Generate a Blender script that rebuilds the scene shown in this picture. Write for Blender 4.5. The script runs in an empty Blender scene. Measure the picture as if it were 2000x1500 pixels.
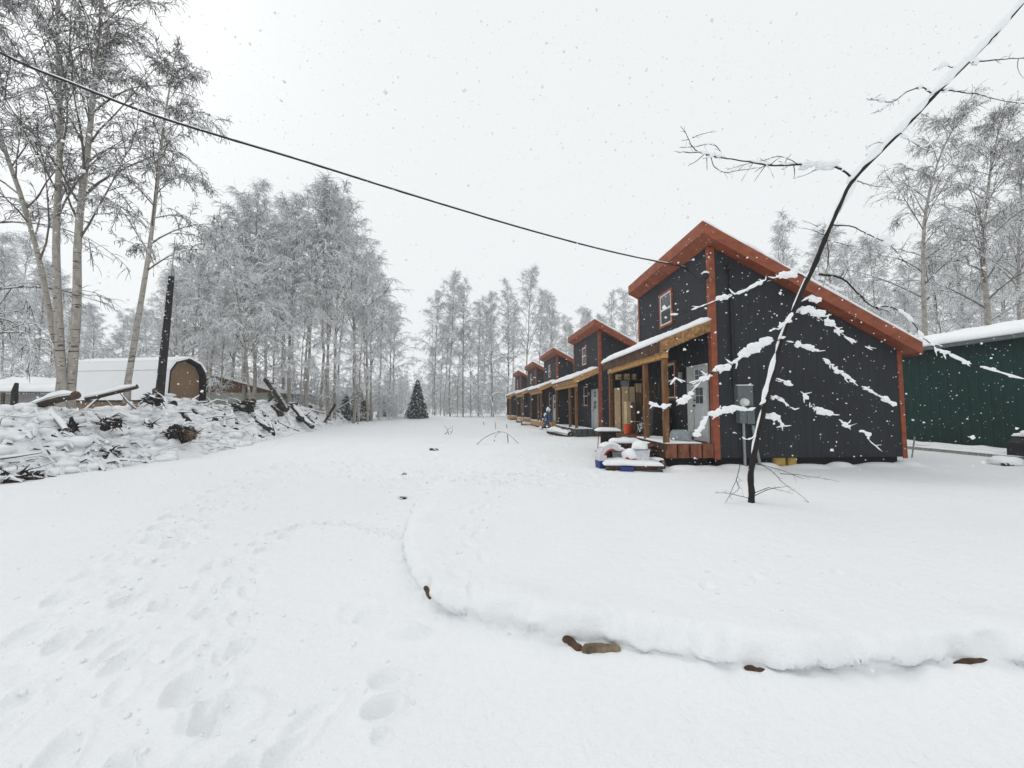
import bpy, math, random
import numpy as np
from mathutils import Vector, Matrix

# ------------------------------------------------------------------ camera, world, sun, exposure
SC = bpy.context.scene
COL = SC.collection
EYE = 1.6
PITCH = math.atan(45 / 750)
cam = bpy.data.cameras.new('camera')
cam.sensor_fit = 'HORIZONTAL'; cam.sensor_width = 36.0; cam.lens = 36.0 * 750 / 2000
cam.clip_start = 0.05; cam.clip_end = 2000
camo = bpy.data.objects.new('camera', cam); COL.objects.link(camo)
camo.location = (0, 0, EYE); camo.rotation_euler = (math.pi / 2 + PITCH, 0, 0)
SC.camera = camo

SUN_EL, SUN_AZ = math.radians(42), math.radians(-58)      # azimuth from +Y towards +X
w = bpy.data.worlds.new('World'); SC.world = w; w.use_nodes = True
nt = w.node_tree; nt.nodes.clear()
sky = nt.nodes.new('ShaderNodeTexSky'); sky.sky_type = 'NISHITA'; sky.sun_disc = False
sky.sun_elevation = SUN_EL; sky.sun_rotation = SUN_AZ; sky.air_density = 1; sky.dust_density = 4
hs = nt.nodes.new('ShaderNodeHueSaturation'); hs.inputs['Saturation'].default_value = 0.12
mx = nt.nodes.new('ShaderNodeMixRGB'); mx.inputs[0].default_value = 0.93
mx.inputs[2].default_value = (8.85, 9.1, 9.2, 1)          # closed snow cloud
bg = nt.nodes.new('ShaderNodeBackground'); bg.inputs['Strength'].default_value = 0.1
wo = nt.nodes.new('ShaderNodeOutputWorld')
nt.links.new(sky.outputs[0], hs.inputs['Color']); nt.links.new(hs.outputs[0], mx.inputs[1])
nt.links.new(mx.outputs[0], bg.inputs[0]); nt.links.new(bg.outputs[0], wo.inputs[0])
sl = bpy.data.lights.new('sun', 'SUN'); sl.energy = 0.5; sl.angle = math.radians(25); sl.color = (1, .97, .93)
so = bpy.data.objects.new('sun', sl); COL.objects.link(so)
sd = Vector((math.sin(SUN_AZ) * math.cos(SUN_EL), math.cos(SUN_AZ) * math.cos(SUN_EL), math.sin(SUN_EL)))
so.rotation_euler = sd.to_track_quat('Z', 'Y').to_euler()
SC.view_settings.view_transform = 'Standard'; SC.view_settings.look = 'None'
SC.view_settings.exposure = 0.06; SC.view_settings.gamma = 1
SC.cycles.use_denoising = True
SC.cycles.max_bounces = 6; SC.cycles.diffuse_bounces = 4; SC.cycles.glossy_bounces = 2
SC.cycles.transparent_max_bounces = 6; SC.cycles.volume_bounces = 3

rng = np.random.default_rng(7)
random.seed(7)

# ------------------------------------------------------------------ placing helpers
def ray(px, py):
    x = (px - 1000) / 750; u = (750 - py) / 750
    c, s = math.cos(PITCH), math.sin(PITCH)
    return np.array([x, c - u * s, s + u * c])
def at(px, py, Y):                                   # point on the line of sight at distance Y ahead
    r = ray(px, py); return np.array([0, 0, EYE]) + r * (Y / r[1])
def gp(px, py, z=0.0):                               # point on level z
    r = ray(px, py); return np.array([0, 0, EYE]) + r * ((z - EYE) / r[2])

# ------------------------------------------------------------------ noise and terrain
_perm = np.random.default_rng(3).random((256, 256))
def vnoise(x, y):
    xi = np.floor(x).astype(int); yi = np.floor(y).astype(int)
    fx = x - xi; fy = y - yi; fx = fx * fx * (3 - 2 * fx); fy = fy * fy * (3 - 2 * fy)
    a = _perm[xi % 256, yi % 256]; b = _perm[(xi + 1) % 256, yi % 256]
    c = _perm[xi % 256, (yi + 1) % 256]; d = _perm[(xi + 1) % 256, (yi + 1) % 256]
    return (a * (1 - fx) + b * fx) * (1 - fy) + (c * (1 - fx) + d * fx) * fy - .5
def fbm(x, y, o=3):
    s = 0; a = 1
    for i in range(o):
        s = s + a * vnoise(x * 2 ** i + 17.3 * i, y * 2 ** i - 9.1 * i); a *= .5
    return s
def sst(a, b, x):
    t = np.clip((x - a) / (b - a), 0, 1); return t * t * (3 - 2 * t)
def polydist(x, y, pts):
    """distance to a polyline, side sign (+ = right of travel) and position along it (0..n-1)"""
    best = np.full(x.shape, 1e9); side = np.zeros(x.shape); par = np.zeros(x.shape)
    for i in range(len(pts) - 1):
        ax, ay = pts[i]; bx, by = pts[i + 1]
        dx, dy = bx - ax, by - ay; L2 = dx * dx + dy * dy
        t = np.clip(((x - ax) * dx + (y - ay) * dy) / L2, 0, 1)
        qx = x - ax - t * dx; qy = y - ay - t * dy
        d = np.hypot(qx, qy); m = d < best
        best = np.where(m, d, best)
        side = np.where(m, np.sign(qx * dy - qy * dx), side); par = np.where(m, i + t, par)
    return best, side, par

def catmull(P, n):
    P = np.array(P, float); Q = np.vstack([2 * P[0] - P[1], P, 2 * P[-1] - P[-2]]); out = []
    for i in range(1, len(Q) - 2):
        for k in range(n):
            t = k / n; a, b, c, d = Q[i - 1], Q[i], Q[i + 1], Q[i + 2]
            out.append(.5 * (2 * b + (c - a) * t + (2 * a - 5 * b + 4 * c - d) * t * t + (3 * b - a - 3 * c + d) * t ** 3))
    out.append(P[-1]); return np.array(out)

EDGE_PX = [(806, 1000), (800, 1075), (828, 1160), (900, 1203), (1000, 1228), (1100, 1252), (1200, 1262), (1300, 1282),
           (1480, 1306), (1620, 1312), (1760, 1308), (1870, 1300), (2050, 1296), (2400, 1290), (3200, 1285)]
EDGE = catmull([gp(a, b)[:2] for a, b in EDGE_PX], 4)
EDGE = np.vstack([[[-1.6, 16.0], [-1.75, 10.0]], EDGE])
BERM = [(-18.5, -2), (-15.5, 3), (-13.4, 8), (-12.9, 12.5), (-14.4, 18), (-16.4, 28), (-19.2, 40), (-22.6, 56), (-26, 72)]
BERMH = [1.25, 1.25, 1.28, 1.5, 1.72, 1.65, 1.5, 1.2, .8]
BERMW = [2.9, 2.9, 2.7, 2.6, 2.6, 2.4, 2.2, 2.0, 1.8]

rg = np.random.default_rng(11)
PITS = []                                            # x, y, radius along, radius across, angle, depth
def track_px(pts, step, spread, r, depth, dens=1):
    P = [gp(a, b)[:2] for a, b in pts]; P = catmull(P, 12)
    s = np.r_[0, np.cumsum(np.hypot(*np.diff(P, axis=0).T))]
    k = 0; q = 0.
    while q < s[-1]:
        x = np.interp(q, s, P[:, 0]); y = np.interp(q, s, P[:, 1])
        i = min(np.searchsorted(s, q), len(P) - 1); tx, ty = P[i] - P[max(i - 1, 0)] if i else P[1] - P[0]
        a = math.atan2(ty, tx)
        for _ in range(dens):
            o = ((k % 2) * 2 - 1) * spread * .5 + rg.normal(0, spread * .25)
            PITS.append((x - math.sin(a) * o, y + math.cos(a) * o, r * rg.uniform(.8, 1.3), r * rg.uniform(.35, .5), a + rg.normal(0, .25), depth * rg.uniform(.5, 1.2)))
            k += 1
        q += step * rg.uniform(.8, 1.2)
track_px([(-60, 1400), (180, 1160), (330, 1040), (430, 965), (560, 905), (700, 862), (800, 838)], .30, .30, .13, .05, 1)
track_px([(60, 1500), (260, 1190), (380, 1060), (470, 975), (600, 905)], .42, .35, .13, .04, 1)
track_px([(330, 1560), (390, 1300), (455, 1150), (500, 1080), (535, 1040)], .26, .20, .12, .05, 1)
track_px([(535, 1040), (600, 1023), (680, 1025), (750, 1040), (790, 1050)], .12, .05, .12, .045)
track_px([(150, 1600), (230, 1400), (330, 1230), (400, 1130)], .45, .5, .13, .035, 1)
track_px([(450, 1600), (520, 1480), (640, 1405)], .16, .1, .13, .05)
track_px([(915, 1190), (925, 1090), (940, 1010), (985, 955), (1060, 925)], .30, .16, .10, .028)
track_px([(620, 905), (760, 925), (900, 940), (1040, 950), (1180, 950)], .22, 1.2, .15, .04, 3)
track_px([(700, 870), (780, 900), (900, 925), (1050, 920), (1170, 905)], .3, 1.6, .15, .035, 3)
track_px([(860, 830), (950, 850), (1060, 870), (1140, 890)], .5, 1.6, .16, .04, 3)
for a, b, r, d in [(745, 1386, .085, .07), (463, 1268, .075, .06), (757, 1330, .09, .05), (742, 1440, .045, .03),
                   (700, 1195, .16, .03), (787, 972, .10, .07), (705, 1210, .06, .03), (1385, 1190, .07, .02), (1770, 1185, .05, .02),
                   (1860, 1215, .05, .02), (390, 1345, .16, .05), (430, 1400, .15, .05), (330, 1180, .13, .04), (1640, 1160, .06, .018), (1480, 1170, .07, .015)]:
    x, y, _ = gp(a, b); PITS.append((x, y, r, r * .75, rg.uniform(0, 3), d))

def terrain(x, y, fine=True):
    x = np.asarray(x, float); y = np.asarray(y, float)
    z = .05 * fbm(x * .22, y * .22, 2) * sst(2, 12, np.hypot(x, y)) + .018 * fbm(x * .9 + 5, y * .9, 2)
    d, s, p = polydist(x, y, EDGE)
    wob = .03 * fbm(x * 3.1, y * 3.1, 3)
    sd_ = np.where(s > 0, -d, d) + wob                # + inside the terrace (left of travel)
    slump = sst(-.12, .28, fbm(x * .9 + 31, y * .9 + 7, 2))
    sd_ = sd_ - .005
    wd = .11 + .06 * slump + np.maximum(0, y - 4.6) * .16
    ins = sst(-.03, wd, sd_ + .03 * fbm(x * 9, y * 9, 2)) ** .8
    lip = np.exp(-((sd_ - .16) / .16) ** 2) * .02 * sst(8, 4, y)
    hgt = (.18 - .09 * sst(6.6, 8.6, y)) * sst(30, 13, y)
    drift = np.exp(-((sd_ + .10) / .13) ** 2) * .03 * sst(8, 4, y) * np.clip(.35 + 2.6 * fbm(x * 1.7, y * 1.7, 2), 0, 1.3)
    drift = drift + np.exp(-(sd_ / .12) ** 2) * .032 * fbm(x * 10, y * 10, 3) * sst(7, 4, y)
    z = z + ins * hgt + lip * (1 + 1.8 * fbm(x * 2.2 + 9, y * 2.2, 2)) + drift
    # brush bank along the left
    d, s, p = polydist(x, y, BERM)
    H = np.interp(p, range(len(BERMH)), BERMH); W = np.interp(p, range(len(BERMW)), BERMW)
    t = np.clip(1 - d / W, 0, 1)
    pr = np.where(t > 0, (t * t * (3 - 2 * t)) ** .75, 0)
    lump = 1 + .35 * fbm(x * .55, y * .55, 2)
    z = z + pr * H * lump + sst(0, .35, t) * (.42 * fbm(x * 1.25, y * 1.25, 2) + .26 * fbm(x * 3.4, y * 3.4, 2))
    # raised white drifts by the cabins, snow heap at the end of the lane
    z = z + .55 * np.exp(-(((x + 13.0) / 5.0) ** 2 + ((y - 53) / 3) ** 2))
    for q, a, b, r1, r2, h in LUMPS:
        z = z + h * np.exp(-((((x - a) * math.cos(q) + (y - b) * math.sin(q)) / r1) ** 2 + ((-(x - a) * math.sin(q) + (y - b) * math.cos(q)) / r2) ** 2) ** 2)
    return z
LUMPS = []
a_, b_ = gp(792, 1238)[:2]; LUMPS.append((0.03, a_, b_, .155, .075, .075))
for q_ in [(5.6, 9.85, .35, .22, .07), (6.5, 9.95, .3, .2, .10), (7.6, 9.9, .5, .25, .06), (8.5, 10.05, .3, .2, .10), (9.6, 10.1, .5, .3, .07), (10.4, 10.2, .3, .3, .1), (4.3, 9.7, .4, .2, .09), (4.9, 9.75, .25, .2, .06)]: LUMPS.append((.05, *q_))
a_, b_ = gp(706, 1196)[:2]; LUMPS.append((0.0, a_, b_, .12, .10, .035))

def ground_z(x, y): return float(terrain(np.array([x]), np.array([y]))[0])

# ------------------------------------------------------------------ materials
MATS = {}
def mat(name, col, rough=.7, var=.0, scale=8., stretch=(1, 1, 1), bump=.0, bscale=40., metal=0., snow=None, spec=.3, col2=None, coords='Object'):
    if name in MATS: return MATS[name]
    m = bpy.data.materials.new(name); m.use_nodes = True; t = m.node_tree; N = t.nodes; L = t.links
    b = N['Principled BSDF']; b.inputs['Roughness'].default_value = rough; b.inputs['Metallic'].default_value = metal
    b.inputs['Specular IOR Level'].default_value = spec
    tc = N.new('ShaderNodeTexCoord'); mp = N.new('ShaderNodeMapping'); mp.inputs['Scale'].default_value = stretch
    L.new(tc.outputs[coords], mp.inputs[0])
    ns = N.new('ShaderNodeTexNoise'); ns.inputs['Scale'].default_value = scale; ns.inputs['Detail'].default_value = 4
    L.new(mp.outputs[0], ns.inputs['Vector'])
    rp = N.new('ShaderNodeValToRGB')
    c = np.array(col); c2 = np.array(col2) if col2 else np.clip(c * (1 - var), 0, 1); c1 = np.clip(c * (1 + var * .5), 0, .95)
    rp.color_ramp.elements[0].position = .32; rp.color_ramp.elements[1].position = .68
    rp.color_ramp.elements[0].color = (*c2, 1); rp.color_ramp.elements[1].color = (*c1, 1)
    L.new(ns.outputs['Fac'], rp.inputs[0]); out = rp.outputs[0]
    if snow:                                          # snow lying on faces that look up
        lo, hi, thr = snow
        ge = N.new('ShaderNodeNewGeometry'); sx = N.new('ShaderNodeSeparateXYZ'); L.new(ge.outputs['Normal'], sx.inputs[0])
        mr = N.new('ShaderNodeMapRange'); mr.inputs['From Min'].default_value = lo; mr.inputs['From Max'].default_value = hi
        L.new(sx.outputs['Z'], mr.inputs['Value'])
        n2 = N.new('ShaderNodeTexNoise'); n2.inputs['Scale'].default_value = 3.5; n2.inputs['Detail'].default_value = 3
        L.new(tc.outputs['Object'], n2.inputs['Vector'])
        m2 = N.new('ShaderNodeMapRange'); m2.inputs['From Min'].default_value = thr; m2.inputs['From Max'].default_value = thr + .06
        L.new(n2.outputs['Fac'], m2.inputs['Value'])
        mu = N.new('ShaderNodeMath'); mu.operation = 'MULTIPLY'; L.new(mr.outputs[0], mu.inputs[0]); L.new(m2.outputs[0], mu.inputs[1])
        mc = N.new('ShaderNodeMixRGB'); L.new(mu.outputs[0], mc.inputs[0]); L.new(out, mc.inputs[1]); mc.inputs[2].default_value = (.86, .88, .9, 1)
        out = mc.outputs[0]
    L.new(out, b.inputs['Base Color'])
    if bump:
        bn = N.new('ShaderNodeTexNoise'); bn.inputs['Scale'].default_value = bscale; bn.inputs['Detail'].default_value = 5
        L.new(mp.outputs[0], bn.inputs['Vector'])
        bp = N.new('ShaderNodeBump'); bp.inputs['Strength'].default_value = bump; bp.inputs['Distance'].default_value = .02
        L.new(bn.outputs['Fac'], bp.inputs['Height']); L.new(bp.outputs[0], b.inputs['Normal'])
    MATS[name] = m; return m

def snow_mat(name, bump, scales):
    m = bpy.data.materials.new(name); m.use_nodes = True; N = m.node_tree.nodes; L = m.node_tree.links
    b = N['Principled BSDF']; b.inputs['Roughness'].default_value = .8; b.inputs['Specular IOR Level'].default_value = .15
    tc = N.new('ShaderNodeTexCoord'); prev = None
    for sc, st in scales:
        n = N.new('ShaderNodeTexNoise'); n.inputs['Scale'].default_value = sc; n.inputs['Detail'].default_value = 4
        L.new(tc.outputs['Object'], n.inputs['Vector'])
        bp = N.new('ShaderNodeBump'); bp.inputs['Strength'].default_value = bump; bp.inputs['Distance'].default_value = st
        L.new(n.outputs['Fac'], bp.inputs['Height'])
        if prev: L.new(prev.outputs[0], bp.inputs['Normal'])
        prev = bp
    L.new(prev.outputs[0], b.inputs['Normal'])
    n = N.new('ShaderNodeTexNoise'); n.inputs['Scale'].default_value = .7; n.inputs['Detail'].default_value = 3
    L.new(tc.outputs['Object'], n.inputs['Vector'])
    r = N.new('ShaderNodeValToRGB'); r.color_ramp.elements[0].color = (.87, .885, .90, 1); r.color_ramp.elements[1].color = (.93, .94, .95, 1)
    L.new(n.outputs['Fac'], r.inputs[0]); L.new(r.outputs[0], b.inputs['Base Color'])
    MATS[name] = m; return m
SNOW_G = snow_mat('ground_snow', .85, [(3, .03), (14, .018), (60, .007), (230, .0028)])
SNOW = snow_mat('piled_snow', .5, [(9, .012), (45, .004)])

def siding(name, col, pitch, axis_xy=True):
    """vertical grooved sheet siding: grooves every `pitch` metres, along whichever horizontal axis the wall runs"""
    m = bpy.data.materials.new(name); m.use_nodes = True; N = m.node_tree.nodes; L = m.node_tree.links
    b = N['Principled BSDF']; b.inputs['Roughness'].default_value = .7; b.inputs['Specular IOR Level'].default_value = .22
    tc = N.new('ShaderNodeTexCoord'); sx = N.new('ShaderNodeSeparateXYZ'); L.new(tc.outputs['Object'], sx.inputs[0])
    ad = N.new('ShaderNodeMath'); ad.operation = 'ADD'; L.new(sx.outputs['X'], ad.inputs[0]); L.new(sx.outputs['Y'], ad.inputs[1])
    dv = N.new('ShaderNodeMath'); dv.operation = 'DIVIDE'; L.new(ad.outputs[0], dv.inputs[0]); dv.inputs[1].default_value = pitch
    fr = N.new('ShaderNodeMath'); fr.operation = 'FRACT'; L.new(dv.outputs[0], fr.inputs[0])
    lt = N.new('ShaderNodeMapRange'); lt.inputs['From Min'].default_value = .0; lt.inputs['From Max'].default_value = .07
    L.new(fr.outputs[0], lt.inputs['Value'])
    mp = N.new('ShaderNodeMapping'); mp.inputs['Scale'].default_value = (6, 6, .5); L.new(tc.outputs['Object'], mp.inputs[0])
    ns = N.new('ShaderNodeTexNoise'); ns.inputs['Scale'].default_value = 4; ns.inputs['Detail'].default_value = 5; L.new(mp.outputs[0], ns.inputs['Vector'])
    n3 = N.new('ShaderNodeTexNoise'); n3.inputs['Scale'].default_value = .8; n3.inputs['Detail'].default_value = 3; L.new(tc.outputs['Object'], n3.inputs['Vector'])
    am = N.new('ShaderNodeMath'); am.operation = 'ADD'; L.new(ns.outputs['Fac'], am.inputs[0]); L.new(n3.outputs['Fac'], am.inputs[1])
    hf = N.new('ShaderNodeMath'); hf.operation = 'MULTIPLY'; hf.inputs[1].default_value = .5; L.new(am.outputs[0], hf.inputs[0])
    rp = N.new('ShaderNodeValToRGB'); c = np.array(col)
    rp.color_ramp.elements[0].position = .3; rp.color_ramp.elements[1].position = .7
    rp.color_ramp.elements[0].color = (*(c * .72), 1); rp.color_ramp.elements[1].color = (*(c * 1.25), 1)
    L.new(hf.outputs[0], rp.inputs[0]); L.new(rp.outputs[0], b.inputs['Base Color'])
    h = N.new('ShaderNodeMath'); h.operation = 'MULTIPLY_ADD'; L.new(ns.outputs['Fac'], h.inputs[0]); h.inputs[1].default_value = .25; L.new(lt.outputs[0], h.inputs[2])
    bp = N.new('ShaderNodeBump'); bp.inputs['Strength'].default_value = 1; bp.inputs['Distance'].default_value = .012
    L.new(h.outputs[0], bp.inputs['Height']); L.new(bp.outputs[0], b.inputs['Normal'])
    MATS[name] = m; return m

M_SIDE = siding('charcoal_siding', (.025, .0275, .033), .203)
M_GREEN = siding('green_metal_siding', (.004, .032, .026), .30)
M_BROWNSIDE = siding('brown_siding', (.20, .125, .075), .2)
M_RED = mat('red_stained_trim', (.28, .074, .034), .6, .32, 3, (1, 1, 2), .2, 30)
M_REDDK = mat('dark_red_trim', (.20, .05, .03), .6, .4, 6, (1, 1, 1), .2, 30)
M_NEWWOOD = mat('new_lumber', (.50, .27, .10), .65, .35, 7, (1, 1, 1), .15, 40)
M_POST = mat('stained_post', (.185, .085, .030), .65, .45, 9, (1, 1, .25), .2, 40)
M_OSB = mat('weathered_rake_board', (.33, .175, .07), .75, .6, 14, (1, 1, 1), .3, 60)
M_DKWOOD = mat('dark_brown_shingle', (.085, .045, .025), .75, .6, 9, (1, 1, .3), .4, 30)
M_DECKRED = mat('red_brown_deck_board', (.21, .075, .04), .65, .45, 7, (1, 1, .4), .2, 30)
M_DECKGREY = mat('grey_deck_board', (.075, .078, .078), .75, .4, 8, (1, 1, 3), .3, 30)
M_DARK = mat('shade_and_wheel_black', (.012, .012, .013), .9, .3)  # near-black: shade painted under floors and in openings; also the grill wheel
M_BLACK = mat('black_plastic', (.014, .014, .016), .5, .3)
M_WHITEFR = mat('white_window_frame', (.70, .70, .68), .5, .08)
M_DOOR = mat('pale_grey_door_paint', (.50, .52, .52), .45, .08)
M_DOORFR = mat('pale_door_frame', (.47, .48, .46), .5, .1)
M_GLASS = mat('dark_window_glass', (.02, .025, .03), .06, .2, spec=.6)
M_CARD = mat('cardboard', (.62, .48, .29), .8, .15, 5)
M_CARDDK = mat('dark_cardboard', (.20, .135, .08), .8, .2, 5)
M_ORANGE = mat('orange_plastic', (.72, .10, .02), .45, .15)
M_WHITEPL = mat('white_plastic', (.62, .62, .64), .5, .15)
M_GREYPL = mat('grey_plastic', (.24, .26, .28), .5, .2)
M_STEEL = mat('grey_metal', (.26, .30, .31), .45, .15, metal=.0)
M_METER = mat('meter_grey_paint', (.115, .145, .145), .5, .15)
M_GALV = mat('galvanised_pipe', (.30, .32, .33), .4, .2, metal=.3)
M_BLUE = mat('blue_plastic', (.025, .05, .22), .45, .2)
M_REDPL = mat('red_plastic', (.42, .05, .045), .45, .2)
M_BLUEFR = mat('blue_painted_steel', (.03, .09, .20), .45, .2)
M_BARK = mat('birch_bark', (.37, .34, .30), .8, .3, 9, (1, 1, .35), .35, 30)
M_TWIG = mat('snowy_twig', (.075, .063, .055), .85, .4, 3, snow=(.0, .3, .36))
M_TWIGW = mat('snow_laden_twig', (.24, .225, .215), .85, .4, 3, snow=(-.45, 0, .2))
M_BRUSH = mat('snow_buried_brush', (.05, .04, .032), .85, .4, 5, snow=(-.5, -.05, .24))
M_LIMB = mat('snowy_limb', (.12, .105, .09), .85, .4, 6, snow=(.35, .6, .42))
M_SAPL = mat('sapling_bark', (.018, .014, .012), .7, .5, 25, (1, 1, 1), .3, 60)
M_LOGB = mat('snowy_log_bark', (.05, .036, .026), .9, .5, 8, snow=(.05, .45, .22), bump=.5, bscale=25)
M_LOGD = mat('dark_log_bark', (.03, .022, .017), .9, .5, 8, snow=(.55, .9, .42), bump=.5, bscale=25)
M_LOGE = mat('log_end_grain', (.10, .065, .042), .85, .6, 14)
M_GAPEARTH = mat('dark_gap_earth', (.022, .016, .012), .95, .6, 12, snow=(.62, .85, .45), bump=.6, bscale=14)  # near-black for shaded gaps among roots; the stones share it
M_SPRUCE = mat('spruce_needles', (.020, .032, .022), .85, .5, 6, snow=(.3, .6, .50))
M_DEADGR = mat('dead_grass', (.16, .10, .06), .9, .4, 8, snow=(.5, .8, .5))
M_POLE = mat('tarred_pole', (.022, .020, .020), .8, .5, 6, (1, 1, .4), .4, 25)
M_TANSHED = mat('tan_shed_wall', (.225, .15, .085), .75, .15, 4, (8, 8, .4), .2, 8)
M_BLKTRIM = mat('black_roof_edge', (.016, .016, .018), .8, .4, 10, (1, 1, 6), .5, 20)
M_BROWNW = mat('brown_gable_board', (.14, .07, .035), .8, .35, 6, (1, 1, .5))
M_PALEWALL = mat('pale_green_wall', (.33, .36, .31), .75, .15, 4)
M_GREYWALL = mat('weathered_grey_boards', (.30, .29, .28), .85, .35, 6, (6, 6, .5))
M_YELLOW = mat('yellow_block_wood', (.42, .28, .075), .7, .25, 7)
M_LOGSTEP = mat('edging_log', (.22, .165, .11), .85, .6, 14, (1, 1, 1), .5, 40)
M_CARBODY = mat('grey_car_paint', (.22, .23, .25), .35, .1)

def birch_marks(m):
    N = m.node_tree.nodes; L = m.node_tree.links; b = N['Principled BSDF']
    src = b.inputs['Base Color'].links[0].from_socket
    tc = [n for n in N if n.type == 'TEX_COORD'][0]
    mp = N.new('ShaderNodeMapping'); mp.inputs['Scale'].default_value = (1.4, 1.4, 7); L.new(tc.outputs['Object'], mp.inputs[0])
    n = N.new('ShaderNodeTexNoise'); n.inputs['Scale'].default_value = 2.6; n.inputs['Detail'].default_value = 3; L.new(mp.outputs[0], n.inputs['Vector'])
    r = N.new('ShaderNodeMapRange'); r.inputs['From Min'].default_value = .60; r.inputs['From Max'].default_value = .66; L.new(n.outputs['Fac'], r.inputs['Value'])
    mc = N.new('ShaderNodeMixRGB'); L.new(r.outputs[0], mc.inputs[0]); L.new(src, mc.inputs[1]); mc.inputs[2].default_value = (.06, .05, .045, 1)
    L.new(mc.outputs[0], b.inputs['Base Color'])
birch_marks(M_BARK)

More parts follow.
